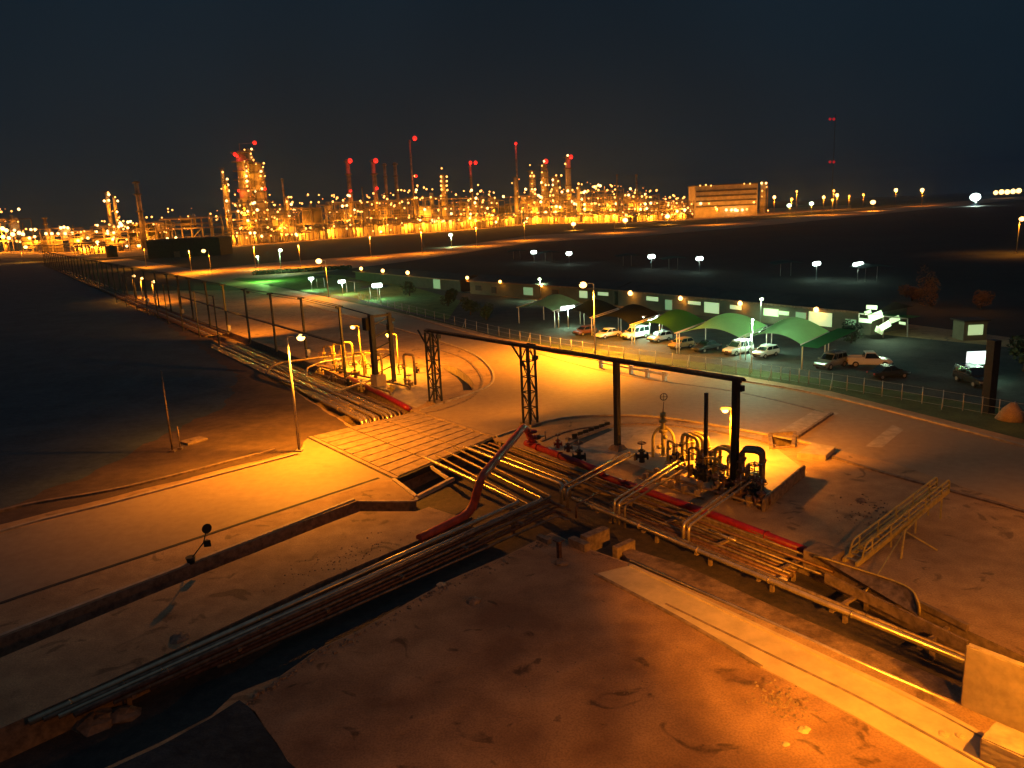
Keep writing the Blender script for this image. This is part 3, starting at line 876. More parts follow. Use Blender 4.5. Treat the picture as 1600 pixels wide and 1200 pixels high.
# north-west bundle
nw = (G(285, 500) - G(642, 648)).normalized()
gpN = "pipes of the left trench behind the deck"
cols = [M_clad, M_clad, M_dull, M_clad, M_dull, M_dull, M_clad, M_clad, M_dull, M_dull, M_rustp]
for i in range(11):
    t = i / 11
    E0 = G(568 + 72 * t, 661 - 14 * t, -.2)
    r_ = [.22, .2, .12, .2, .12, .1, .17, .17, .14, .12, .1][i]
    p1 = E0 + nw * .8
    L = 62 + (i % 3) * 2
    pipe([Z3(E0, -1.0), Z3(p1 - nw * .5, .05 + .1 * (i % 2)), Z3(p1 + nw * L, .05 + .1 * (i % 2))], r_, cols[i], "pipe number %s from the street lamp at the deck's far edge" % (ord_[i].replace("first", "one").replace("second", "two").replace("third", "three").replace("fourth", "four").replace("fifth", "five").replace("sixth", "six").replace("seventh", "seven").replace("eighth", "eight").replace("ninth", "nine").replace("tenth", "ten").replace("eleventh", "eleven")), gpN, fil=.7, rings=7)
pipe([G(645, 643, -.6), G(636, 637, .3), G(600, 617, .35), G(545, 592, .35)], .30, M_red, "thick red pipe ending at the far right corner of the deck", "red pipes", fil=.6, n=16)
Pm = G(420, 560, .1)
for k in range(7):
    p = G(600, 655, 0) + nw * (5 + 8 * k)
    nn = Vector((-nw.y, nw.x, 0))
    solo("pipe_support", MB().beam(Z3(p - nn * 3.4, -.35), Z3(p + nn * 3.2, -.35), .3, .25).box((p.x, p.y, -.8), (.3, 5.5, .7), rz=math.atan2(nw.y, nw.x)), M_dconc, Z3(p, -1.2),
         "%s low sleeper behind the deck under the left trench pipes" % ord_[k], "pipe support", "sleepers under the left trench pipes")
# distant part of the bundle, one rack of pipes
far0 = G(420, 560, 0) + nw * 32
root = empty("pipe_rack", far0, "low rack of pipes fading away along the foot of the trestle at far left", "pipe rack")
for k in range(8):
    nn = Vector((-nw.y, nw.x, 0)) * (-2.2 + .6 * k)
    part("pipe", MB().tube([Z3(far0 + nn, .25), Z3(far0 + nn + nw * 330, .25)], .16, 6), [M_dull, M_rustp, M_clad][k % 3], root)
for k in range(24):
    q = far0 + nw * (2 + 14 * k)
    nn = Vector((-nw.y, nw.x, 0))
    part("sleeper", MB().beam(Z3(q - nn * 2.6, .0), Z3(q + nn * 2.6, .0), .3, .2), M_dconc, root)
# expansion loops over the left trench
gl = "expansion loops over the left trench"
pipe([G(552, 640, .3), G(500, 615, .3), G(415, 585, .5), G(424, 572, 1.0), G(440, 566, 1.2), G(520, 556, 1.2), G(600, 545, 1.2), G(614, 548, 1.2), G(612, 572, .2)], .16, M_dull, "outer raised pipe loop around the foot of the tall street lamp", gl, fil=1.0)
pipe([G(560, 630, .3), G(486, 598, .3), G(478, 590, 1.0), G(480, 575, 1.4), G(500, 566, 1.4), G(560, 556, 1.4), G(600, 552, 1.3)], .13, M_clad, "inner raised pipe loop behind the tall street lamp pole", gl, fil=.9)
solo("footbridge", MB().beam(G(525, 612, .55), G(592, 590, .55), .7, .12).beam(G(528, 614, .2), G(530, 613, .6), .2, .2), M_dull, G(525, 612), "narrow metal footbridge across the left trench pipes", "footbridge")

# ------------------------------------------------------------------ valves and manifolds
def gate_valve(B, s, m, label, group, mw=None, hz='z'):
    root = empty("gate_valve", B, label, "valve", group)
    b = MB()
    b.tube([B + Vector((-.45 * s, 0, .45 * s)), B + Vector((.45 * s, 0, .45 * s))], .16 * s, 10)
    for q in (-.45, .36):
        b.tube([B + Vector((q * s, 0, .45 * s)), B + Vector(((q + .09) * s, 0, .45 * s))], .28 * s, 12)
    b.tube([B, B + Vector((0, 0, 1.0 * s))], .22 * s, 10, .13 * s)
    b.tube([B + Vector((0, 0, .82 * s)), B + Vector((0, 0, .9 * s))], .27 * s, 12)
    part("valve_body", b, m, root)
    part("stem", MB().tube([B + Vector((0, 0, 1.0 * s)), B + Vector((0, 0, 1.65 * s))], .04 * s, 6), M_galv, root)
    c = B + Vector((0, 0, 1.45 * s))
    h = MB().torus(c, .3 * s, .035 * s, 'z', 14)
    h.beam(c - Vector((.3 * s, 0, 0)), c + Vector((.3 * s, 0, 0)), .04 * s, .04 * s).beam(c - Vector((0, .3 * s, 0)), c + Vector((0, .3 * s, 0)), .04 * s, .04 * s)
    part("handwheel", h, mw or M_rustp, root)
    return root
gv = "valves of the right equipment yard"
gate_valve(G(1003, 722), 1.1, M_steel, "black valve left of the yellow valve tree", gv)
gate_valve(G(905, 724), 1.2, M_steel, "black valve at the end of the short thick red pipe", gv)
gate_valve(G(872, 700), .8, M_redd, "small red valve lying on the slab right of the red gate valve", gv)
gate_valve(G(888, 706), .8, M_rustp, "small rusty valve between the red gate valve and the black valve", gv)
gate_valve(G(1118, 745), 1.4, M_yel, "yellow valve between the thin post and the thick black post", gv)
gate_valve(G(1098, 752), 1.3, M_steel, "dark valve just left of the thin post's foot", gv)
gate_valve(G(1178, 765), 1.3, M_dull, "grey valve under the right pipe arch, right of the thick black post", gv)
gate_valve(G(1128, 765), 1.2, M_steel, "dark valve left of the foot of the thick black post", gv)
gate_valve(G(1160, 772), 1.2, M_rustp, "rusty valve at the foot of the thick black post", gv)
rq = random.Random(33)
for i in range(14):
    u, v = rq.random(), rq.random()
    P0 = G(1048 + 135 * u + 10 * v, 722 + 42 * u + 34 * v)
    gate_valve(P0, rq.uniform(.7, 1.25), rq.choice((M_steel, M_dull, M_rustp, M_yel)), "one of many small valves in the tangle at the foot of the yard manifolds", "tangle of small valves in the right yard")
for i in range(7):
    u, v = rq.random(), rq.random()
    P0 = G(1052 + 125 * u, 716 + 44 * u + 22 * v)
    root = empty("standpipe", P0, "one of several hooked standpipes in the tangle at the foot of the yard manifolds", "standpipe", "hooked standpipes of the right yard")
    h = rq.uniform(1.4, 2.6)
    dx, dy = rq.uniform(-1, 1), rq.uniform(-1, 1)
    part("riser", MB().tube(fillet([P0, P0 + Vector((0, 0, h)), P0 + Vector((dx, dy, h)), P0 + Vector((dx, dy, .1))], .3), rq.uniform(.07, .12), 8), rq.choice((M_yel, M_dull, M_yel)), root)
    part("flange", MB().tube([P0 + Vector((0, 0, h * .5)), P0 + Vector((0, 0, h * .5 + .1))], .22, 10), M_steel, root)
# valve tree with round disc on top
B = G(1036, 712)
root = empty("valve_tree", B, "yellow valve tree with coiled pipe and round disc on a stalk", "valve tree")
zt = ZAT(B, 645)
part("stack", MB().tube([B, B + Vector((0, 0, zt))], .16, 10).tube([B + Vector((0, 0, zt * .55)), B + Vector((0, 0, zt * .62))], .36, 12).tube([B + Vector((0, 0, zt * .78)), B + Vector((0, 0, zt * .84))], .3, 12).tube([B + Vector((0, 0, zt * .9)), B + Vector((0, 0, zt))], .26, 12), M_yel, root)
loop = []
for k in range(17):
    a = math.pi * k / 16
    loop.append(B + Vector((-.85 * math.cos(a), -.2 + .3 * math.sin(a), 1.3 + 1.1 * math.sin(a))))
loop = [B + Vector((-.85, -.2, 0))] + loop + [B + Vector((.85, -.2, .0))]
part("pipe_loop", MB().tube(loop, .13, 10), M_yel, root)
part("stalk", MB().tube([B + Vector((0, 0, zt)), AT(1037, 628, B.y)], .03, 6), M_rustp, root)
c = AT(1037, 620, B.y)
part("disc", MB().torus(c, .28, .035, 'y', 18).beam(c - Vector((.28, 0, 0)), c + Vector((.28, 0, 0)), .04, .04).beam(c - Vector((0, 0, .28)), c + Vector((0, 0, .28)), .04, .04), M_rustp, root)
mb = MB()
for q, z in ((-.4, .9), (.45, .8), (.1, 1.7)):
    mb.ball(B + Vector((q, -.35, z)), .2, 10, 6)
    mb.tube([B + Vector((q, -.35, z)), B + Vector((q, -.8, z))], .06, 6)
part("valve_body", mb, M_yel, root)
# arched manifolds
def manifold(b0, b1, h, n, gap, r_, m_, label, top_m=None):
    A_, C_ = G(*b0), G(*b1)
    root = empty("pipe_manifold", A_, label, "pipe manifold", "arched pipe manifolds of the right yard")
    dr = (C_ - A_).normalized()
    nr = Vector((-dr.y, dr.x, 0))
    for k in range(n):
        o_ = nr * (gap * k)
        part("pipe", MB().tube(fillet([A_ + o_, A_ + o_ + Vector((0, 0, h)), C_ + o_ + Vector((0, 0, h)), C_ + o_], .5, 6), r_, 10), m_, root)
    for k in range(n):
        for E in (A_, C_):
            for z in (.5, h - .9):
                fl = MB()
                fl.tube([E + nr * (gap * k) + Vector((0, 0, z)), E + nr * (gap * k) + Vector((0, 0, z + .1))], r_ * 1.8, 10)
                part("flange", fl, m_, root)
    mid_ = (A_ + C_) / 2 + nr * (gap * (n - 1) / 2)
    part("tie_bar", MB().beam(A_ + Vector((0, 0, h * .45)), C_ + Vector((0, 0, h * .45)), .1, .1), M_galv, root)
    return root
manifold((1066, 722), (1090, 732), 2.4, 3, .5, .14, M_yel, "yellow arched manifold of three pipes right of the valve tree")
manifold((1117, 750), (1142, 758), 2.6, 2, .55, .13, M_yel, "yellow arched manifold just left of the thick black post")
manifold((1156, 764), (1188, 768), 2.9, 3, .45, .14, M_dull, "darker arched manifold right of the thick black post")
mb = MB()
for (x0, y0, x1, y1, z) in ((1010, 735, 1190, 790, .35), (1040, 722, 1180, 765, .5), (1000, 745, 1100, 778, .15)):
    mb = MB().tube([G(x0, y0, z), G(x1, y1, z)], .11, 8)
    root = empty("header_pipe", G(x0, y0, z), {.35: "low header pipe along the front of the yard valves", .5: "low header pipe behind the yard valves", .15: "lowest header pipe at the trench edge below the yard valves"}[z], "pipe", "header pipes of the right yard")
    part("pipe_run", mb, M_dull, root)
    sm = MB()
    for k in range(5):
        q = G(x0, y0, z).lerp(G(x1, y1, z), (k + .5) / 5)
        sm.box((q.x, q.y, z / 2 - .06), (.2, .2, z + .1), rz=ga).box((q.x, q.y, z + .25), (.3, .3, .35), rz=ga)
    part("saddle", sm, M_dconc, root)
# left valve bay
gl2 = "valves and standpipes of the left bay"
rr = random.Random(21)
bay = [(508, 548, "leftmost standpipe of the left bay"), (524, 556, "standpipe behind the inner raised loop"), (540, 552, "standpipe left of the short left bay lamp"), (556, 568, "standpipe below the short left bay lamp"), (572, 562, "standpipe between the bay lamp and the post cluster"), (584, 578, "standpipe touching the dark post cluster"), (634, 580, "dark standpipe right of the post cluster")]
for i, (x, y, lb) in enumerate(bay):
    B = G(x, y + 22)
    root = empty("standpipe", B, lb, "standpipe", gl2)
    h = rr.uniform(2.4, 4.2)
    part("riser", MB().tube(fillet([B, B + Vector((0, 0, h)), B + Vector((1.3, -.8, h)), B + Vector((1.3, -.8, .2))], .4), .15, 10), M_yel if i not in (0, 6) else M_dull, root)
    for z in (.7, h * .6):
        part("flange", MB().tube([B + Vector((0, 0, z)), B + Vector((0, 0, z + .16))], .3, 12), M_yel, root)
    c = B + Vector((-.45, -.3, h * .6))
    part("handwheel", MB().torus(c, .32, .05, 'y', 14).beam(c - Vector((.3, 0, 0)), c + Vector((.3, 0, 0)), .05, .05).beam(c, B + Vector((0, 0, h * .6)), .07, .07), M_rustp, root)
for i, (x, y) in enumerate(((500, 588), (520, 598), (545, 604), (565, 612), (640, 606), (532, 583), (612, 612), (556, 590))):
    gate_valve(G(x, y), rr.uniform(.9, 1.3), [M_yel, M_dull, M_steel][i % 3], ["yellow valve at the left end of the left bay", "grey valve on the front line of the left bay", "black valve before the short left bay lamp", "yellow valve left of the post cluster plinth", "grey valve alone right of the post cluster", "black valve at the back of the left bay",
               "yellow valve right beside the post cluster plinth", "grey valve in the middle of the left bay"][i], gl2)
for k, (a, b) in enumerate((((486, 582), (610, 612)), ((498, 572), (640, 604)))):
    q0, q1 = G(*a, .4), G(*b, .4)
    pipe([Z3(q0, -.1), q0, q1, Z3(q1, -.1)], .13, M_dull, ["front header pipe of the left valve bay", "rear header pipe of the left valve bay"][k], gl2, rings=2)
overlay("concrete_apron", [(500, 560), (560, 545), (640, 575), (680, 585), (685, 605), (640, 632), (560, 600)], .016, M_pale)
overlay("bay_paving", [(590, 608), (650, 575), (682, 584), (690, 616), (650, 638)], .012, M_conc)
gate_valve(G(651, 583), .9, M_steel, "small black stem valve on the open paving of the left bay", gl2)
# thin post
B = G(1102, 748)
solo("steel_post", MB().box(B + Vector((0, 0, ZAT(B, 614) / 2)), (.22, .22, ZAT(B, 614)), rz=ga).box(B + Vector((0, 0, .06)), (.6, .6, .12), rz=ga), M_steel, B, "thin dark post standing between the yard manifolds", "post")
B = G(270, 706)
solo("steel_post", MB().tube([B, B + Vector((0, 0, 7.6))], .1, 8, .08).box(B + Vector((0, 0, .1)), (.5, .5, .2)), M_dull, B, "tall thin pole in the dark field at left, behind the dim road", "post")
B = G(282, 702)
solo("steel_post", MB().tube([B, B + Vector((0, 0, 2.2))], .07, 8).box(B + Vector((0, 0, .1)), (.4, .4, .2)), M_dull, B, "short stake right of the tall thin pole in the dark field", "post")
solo("manhole_slab", MB().box(G(303, 690) + Vector((0, 0, .1)), (2.0, 1.5, .2), rz=.9).cyl(G(303, 690) + Vector((0, 0, .2)), .4, .05), M_dconc, G(303, 690), "square manhole slab near the short stake in the dark field", "manhole")
# low wall right of the yard
wA, wB = G(1192, 800), G(1256, 744)
solo("low_wall", MB().beam(wA + Vector((0, 0, .45)), wB + Vector((0, 0, .45)), .22, .9), M_dconc, wA, "low slanting retaining wall right of the lit equipment yard", "wall")
# culvert box and slabs
cA = G(1222, 702)
solo("box_culvert", MB().beam(Z3(G(1202, 681), .1), Z3(G(1243, 678), .1), .3, .3).beam(Z3(G(1242, 679), .1), Z3(G(1239, 700), .1), .3, .3).beam(Z3(G(1203, 682), .1), Z3(G(1205, 702), .1), .3, .3).beam(Z3(G(1205, 702), .05), Z3(G(1238, 699), .05), .2, .2).beam(Z3(G(1245, 685), .1), Z3(G(1300, 648), .1), .25, .3), M_dconc, cA, "concrete frame round the square black culvert pit", "culvert")
overlay("slab_crossing", [(1246, 676), (1214, 676), (1275, 640), (1312, 646)], .03, M_conc)
overlay("slab_crossing", [(1352, 698), (1378, 700), (1412, 672), (1395, 664)], .03, M_conc)
root = solo("drain_hood", MB().prism([G(1245, 716), G(1290, 720), G(1305, 706), G(1268, 700)], 0, .45), M_conc, G(1270, 712), "raised concrete drain hood right of the culvert pit", "drain hood")
# drain grate on the right island
A_, B_ = G(885, 690), G(945, 668)
gr = empty("trough_drain", A_, "long open drain trough with iron bars on the right island behind the black post", "drain")
part("trough", MB().beam(A_ + Vector((0, 0, .12)), B_ + Vector((0, 0, .12)), .25, .24).beam(A_ + Vector((1.0, .5, .12)), B_ + Vector((1.0, .5, .12)), .25, .24), M_conc, gr)
mb = MB()
for k in range(7):
    q = A_.lerp(B_, (k + .5) / 7)
    mb.box(q + Vector((.5, .25, .3)), (.5, .12, .45), rz=.4)
part("bars", mb, M_steel, gr)
overlay("drain_bed", [(887, 694), (903, 697), (958, 672), (945, 668)], .02, M_dirt)

# ------------------------------------------------------------------ roadside pipe rail
rA, rB = G(935, 574), G(1043, 596)
root = empty("guard_rail", rA, "pale horizontal pipe rail on short posts at the far edge of the junction", "guard rail")
part("rail", MB().tube([rA + Vector((0, 0, .75)), rB + Vector((0, 0, .75))], .16, 10), M_white, root)
for k in range(5):
    q = rA.lerp(rB, .04 + .23 * k)
    part("post", MB().box(q + Vector((0, 0, .45)), (.4, .4, .9), rz=ga).box(q + Vector((0, 0, 1.0)), (.55, .3, .16), rz=ga), M_white, root)
# fence along the parking
fp = smoothpts([(560, 468), (640, 489), (780, 526), (930, 555), (1150, 585), (1300, 607), (1560, 652), (1700, 680)], 9)
root = empty("chainlink_fence", fp[0], "low see-through wire fence on thin posts along the parking lot verge", "fence")
acc = 0
last = fp[0]
for i, p in enumerate(fp):
    mb = MB().tube([p, p + Vector((0, 0, 1.7))], .045, 6)
    if i % 6 == 3:
        mb.tube([p + Vector((-.6, -.9, 0)), p + Vector((0, 0, 1.4))], .035, 5)
    part("post", mb, M_galv, root)
mb = MB()
for z in (.2, .9, 1.6):
    mb.tube([p + Vector((0, 0, z)) for p in fp], .015, 4)
part("wire", mb, M_galv, root)
# road sign in a bucket
B = G(299, 880)
root = empty("road_sign", B, "small round road sign seen from behind, leaning on a weighted bucket stand", "road sign")
T1, T2 = AT(318, 848, B.y), AT(323, 826, B.y + .1)
part("bucket", MB().tube([B, B + Vector((0, 0, .42))], .2, 12, .3), M_steel, root)
part("pole", MB().tube([B + Vector((0, 0, .25)), T1, T2], .035, 6), M_steel, root)
part("sign_face", MB().tube([T2 + Vector((-.03, .03, 0)), T2 + Vector((.03, -.02, 0))], .3, 18), M_steel, root)
part("flag", MB().prism([T1, T1 + Vector((.4, .1, 0)), T1 + Vector((.1, .3, 0))], T1.z - .3, T1.z + .1), M_steel, root)
# metal stile / stair frame on the right
s0, s1 = G(1318, 876, .1), G(1330, 880, .1)
e0 = AT(1463, 762, G(1452, 800).y)
root = empty("access_stair", G(1318, 876), "tilted yellow lit metal stair frame with rails on the right over the corridor wall", "metal stair")
dv = (e0 - s0)
nr = Vector((-dv.y, dv.x, 0)).normalized()
for k, o_ in enumerate((0, -.75)):
    part("stringer", MB().beam(s0 + nr * o_, e0 + nr * o_, .13, .30), M_yel, root)
mb = MB()
for k in range(20):
    p = s0 + dv * ((k + .5) / 20)
    mb.beam(p + Vector((0, 0, .08)), p + nr * -.75 + Vector((0, 0, .08)), .16, .04)
part("tread", mb, M_galv, root)
for o_ in (0, -.75):
    hv = Vector((0, 0, .85))
    mb = MB().tube(fillet([s0 + nr * o_ + dv * .05, s0 + nr * o_ + dv * .08 + hv, e0 + nr * o_ + hv * .9, e0 + nr * o_], .3), .06, 6)
    for k in range(5):
        p = s0 + nr * o_ + dv * (.15 + .19 * k)
        mb.tube([p, p + hv], .05, 6)
    mb.tube([s0 + nr * o_ + dv * .08 + hv * .5, e0 + nr * o_ + hv * .5], .045, 6)
    part("handrail", mb, M_yel, root)
for t in (.35, .62, .92):
    for o_ in (0, -.75):
        p = s0 + dv * t + nr * o_
        part("leg", MB().beam(Z3(p, 0), p, .08, .08), M_yel, root)
pk = G(1412, 866, 0)
part("brace", MB().tube([s0 + dv * .8 + nr * -.75, Z3(G(1412, 852), .9), G(1408, 872, .1)], .06, 6).tube([Z3(G(1412, 852), .9), G(1465, 860, .1)], .05, 6).tube([Z3(G(1412, 852), .9), G(1365, 908, .4), G(1352, 925, .1)], .035, 6), M_yel, root)
# hoop rail and panels beside the corridor
hp = [G(1270, 872, .1), G(1275, 868, 1.0), G(1400, 908, 1.0), G(1428, 922, 1.0), G(1438, 948, .6), G(1436, 962, .05)]
root = empty("hoop_railing", hp[0], "thin bright hoop railing with rounded end beside the lower right corridor", "railing")
part("rail", MB().tube(fillet(hp, .7, 7), .045, 8), M_yel, root)
part("panel", MB().add([G(1272, 872, .05), G(1275, 868, .95), G(1400, 908, .95), G(1426, 923, .9), G(1434, 948, .6), G(1434, 962, .05)], [(0, 1, 2, 3, 4, 5)]), M_dull, root)
wA, wB = G(1290, 896, .2), G(1512, 1002, .2)
solo("channel_wall", MB().beam(Z3(wA, -.05), Z3(wB, -.05), .14, .55), M_dconc, wA, "low channel wall with a bright top edge below the hoop railing", "wall")
# pale block at right edge
K = [G(1512, 1100, 0), G(1600, 1150, 0), G(1690, 1090, 0), G(1600, 1050, 0)]
fA, fB = G(1500, 1102), G(1612, 1152)
hz = 2.3
tl = AT(1512, 1008, fA.y)
hz = tl.z
dw = (fB - fA).normalized()
dn = Vector((-dw.y, dw.x, 0))
mb = MB().prism([fA, fA + dw * 6, fA + dw * 6 + dn * .35, fA + dn * .35], 0, hz)
solo("concrete_barrier", mb, M_conc, fA, "big pale upright concrete slab at the right edge blocking the corridor", "concrete slab")
f2 = G(1560, 1205)
solo("concrete_block", MB().box(f2 + Vector((.9, .2, .45)), (2.2, 1.4, .9), rz=ga), M_conc, f2, "pale concrete block cut by the bottom right corner", "concrete block")
for o in COL.objects:
    if o.name in ("concrete_barrier", "concrete_block", "low_wall"):
        bm = bmesh.new()
        bm.from_mesh(o.data)
        bmesh.ops.bevel(bm, geom=list(bm.edges), offset=.05, segments=2, affect='EDGES')
        bmesh.ops.subdivide_edges(bm, edges=[e_ for e_ in bm.edges if e_.calc_length() > .6], cuts=6, use_grid_fill=True)
        r0_ = random.Random(4)
        for v_ in bm.verts:
            v_.co += Vector((r0_.uniform(-1, 1), r0_.uniform(-1, 1), r0_.uniform(-1, 1))) * .012
        bm.to_mesh(o.data)
        bm.free()
# loose rocks and rubble
def rock(c, s, m, label, group, flat=.5):
    me = MB().ball((0, 0, 0), 1, 9, 6)
    rr = random.Random(int(c.x * 100))
    me.v = [(v[0] * s * rr.uniform(.75, 1.2), v[1] * s * rr.uniform(.7, 1.1), v[2] * s * flat * rr.uniform(.7, 1.2)) for v in me.v]
    me.v = [(c.x + v[0], c.y + v[1], c.z + v[2]) for v in me.v]
    me.sm = [False] * len(me.f)
    return solo("rubble_lump", me, m, c, label, "rubble", group)
gk = "lumps of broken concrete"
for x, y, s, lb in ((690, 914, .28, "pale broken lump at the trench edge, upper left of the pad"), (876, 880, .5, "broken lump at the foot of the short stub post in the middle"), (740, 940, .45, "broken lump with a dark shadow on the upper pad"),
                    (150, 1128, 1.0, "weathered mound in the dark lower left corner"), (190, 1118, .8, "smaller weathered mound right of the big one, lower left corner"), (1475, 1147, .22, "bright yellow lump near the pale block"), (1500, 1150, .2, "small lump beside the bright yellow lump"),
                    (1256, 1140, .25, "pale lump on the pad right of the stained area"), (1228, 1163, .16, "small lump left of the pale lump on the pad"), (1222, 905, .28, "cream lump on the rubble floor"), (1345, 782, .35, "dark lump on the sand right of the low wall"), (280, 998, .5, "dim lump beside the lower left pipes")):
    rock(G(x, y, TD if lb.endswith("lower left corner") else .02), s, M_dconc if s > .3 else M_pale, lb, gk, .45)
# scattered grit, countless
mb = MB()
rr = random.Random(3)
def scat(poly, n, smin, smax, z):
    xs = [p[0] for p in poly]; ys = [p[1] for p in poly]
    for _ in range(n):
        t = [rr.random() for _ in poly]
        sm = sum(t)
        x = sum(a * b for a, b in zip(t, xs)) / sm + rr.gauss(0, 14)
        y = sum(a * b for a, b in zip(t, ys)) / sm + rr.gauss(0, 9)
        c = G(x, y, z)
        s = rr.uniform(smin, smax)
        mb.box(c + Vector((0, 0, s * .2)), (s, s * rr.uniform(.5, 1), s * .6), rz=rr.uniform(0, 3), taper=.6)
scat([(1190, 1060), (1290, 1110), (1260, 1140), (1150, 1080)], 200, .04, .14, 0)
scat([(900, 930), (1150, 1040), (1200, 1150), (700, 1100)], 110, .03, .10, 0)
scat([(560, 830), (760, 820), (480, 880), (350, 960)], 130, .03, .10, 0)
scat([(1260, 770), (1450, 800), (1400, 850)], 120, .04, .15, 0)
edge = [(862, 836), (790, 872), (700, 911), (640, 945), (560, 990), (500, 1018), (440, 1060), (385, 1096)]
for a, b in zip(edge, edge[1:]):
    for _ in range(26):
        t = rr.random()
        c = G(a[0] + (b[0] - a[0]) * t, a[1] + (b[1] - a[1]) * t + abs(rr.gauss(0, 5)), 0)
        s = rr.uniform(.06, .32) * rr.uniform(.4, 1)
        mb.box(c + Vector((0, 0, s * .15)), (s, s * rr.uniform(.5, 1), s * .5), rz=rr.uniform(0, 3), taper=.6)
tag(mb.build("rubble_grit", M_dconc), "loose stones and grit strewn over the yard, pad and corridor floor", "gravel", kind="stuff")
# crossing clutter: stub post, blocks
B = G(874, 872)
solo("stub_post", MB().box(B + Vector((0, 0, .55)), (.22, .22, 1.1), rz=ga).box(B + Vector((0, 0, 1.12)), (.5, .5, .08), rz=ga), M_rustp, B, "short stub post on the near corner of the crossing", "post")
for i, (x, y, sx_, sy_, h) in enumerate(((905, 856, 1.4, .5, .5), (930, 842, .6, 2.0, .5), (850, 846, 1.0, .35, .3), (975, 858, .4, 1.6, .4))):
    B = G(x, y, -.3 if i in (1, 3) else 0)
    solo("concrete_plinth", MB().box(B + Vector((0, 0, h / 2 - .3)), (sx_, sy_, h + .6), rz=ga), M_dconc, B, ["long low plinth right of the stub post", "tall red brown plinth under the crossing pipes", "thin plinth left of the stub post", "plinth at the start of the lone bright pipe"][i], "concrete plinth", "plinths at the crossing")

# ------------------------------------------------------------------ parking lot: canopies
tr_n = Vector((0.83, 0.55, 0))      # away from the junction
tr_t = Vector((0.55, -0.835, 0))    # along the row
def canopy(f0, f1, depth, rise, m, label, zf=3.0, back=0.9, sag=0.35):
    A_, B_ = G(*f0, zf), G(*f1, zf)
    root = empty("shade_canopy", Z3(A_, 0), label, "shade canopy", "arched shade canopies of the parking lot")
    NU, NV = 14, 8
    vs = []
    for layer in (0, -.03):
        for j in range(NV + 1):
            v = j / NV
            for i in range(NU + 1):
                u = i / NU
                p = A_.lerp(B_, u) + tr_n * (depth * v)
                # scalloped front and back edges between the corner points
                inset = math.sin(math.pi * u) * .9
                p += tr_n * (inset * (1 - 2 * v)) * .8
                z = zf + back * v + math.sin(math.pi * u) * rise * (0.55 + .45 * v) - math.sin(math.pi * v) * sag * (1 - math.sin(math.pi * u))
                vs.append((p.x, p.y, z + layer))
    fs = []
    W = NU + 1
    n1 = W * (NV + 1)
    for j in range(NV):
        for i in range(NU):
            a = j * W + i
            fs.append((a, a + 1, a + W + 1, a + W))
            fs.append((n1 + a, n1 + a + W, n1 + a + W + 1, n1 + a + 1))
    part("fabric", MB().add(vs, fs, True), m, root)
    for q, z0 in ((A_, zf), (B_, zf)):
        e_ = MB().tube([q - tr_n * .1 + Vector((0, 0, -.05)), q + tr_n * depth + Vector((0, 0, back - .05))], .07, 6)
        part("side_beam", e_, M_white, root)
    for q, z0 in ((A_ + tr_n * .3, zf), (B_ + tr_n * .3, zf), (A_ + tr_n * depth, zf + back), (B_ + tr_n * depth, zf + back)):
        part("post", MB().tube([Z3(q, 0), Z3(q, z0 - .05)], .07, 8), M_white, root)
    return root
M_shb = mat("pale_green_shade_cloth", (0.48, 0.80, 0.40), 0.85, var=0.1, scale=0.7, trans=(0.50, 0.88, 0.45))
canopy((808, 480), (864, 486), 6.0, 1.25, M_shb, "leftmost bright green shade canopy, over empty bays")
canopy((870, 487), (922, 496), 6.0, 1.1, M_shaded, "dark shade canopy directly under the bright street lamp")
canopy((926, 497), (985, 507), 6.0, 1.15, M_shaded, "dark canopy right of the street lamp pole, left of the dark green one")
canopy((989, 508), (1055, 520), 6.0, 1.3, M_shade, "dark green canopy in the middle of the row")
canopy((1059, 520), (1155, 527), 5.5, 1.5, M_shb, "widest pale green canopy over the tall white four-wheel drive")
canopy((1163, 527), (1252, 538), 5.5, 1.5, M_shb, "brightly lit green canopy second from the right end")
# single plane canopy
A_ = G(1250, 540, 3.0)
root = empty("shade_canopy", Z3(A_, 0), "thin flat green canopy seen nearly edge-on at the right end of the row", "shade canopy", "arched shade canopies of the parking lot")
q1, q2 = A_ + tr_n * 7.5 + Vector((0, 0, 1.2)), A_ + tr_t * 2.4
part("fabric", MB().add([A_, q2, q2 + tr_n * 7.5 + Vector((0, 0, 1.2)), q1, A_ - Vector((0, 0, .05)), q2 - Vector((0, 0, .05)), q2 + tr_n * 7.5 + Vector((0, 0, 1.15)), q1 - Vector((0, 0, .05))],
     [(0, 1, 2, 3), (7, 6, 5, 4), (0, 4, 5, 1), (1, 5, 6, 2), (2, 6, 7, 3), (3, 7, 4, 0)]), M_shade, root)
part("post", MB().tube([Z3(A_ + tr_n * .5, 0), A_ + tr_n * .5], .08, 8), M_pale, root)
part("post", MB().tube([Z3(A_ + tr_n * 5.0, 0), A_ + tr_n * 5.0 + Vector((0, 0, .7))], .08, 8), M_white, root)
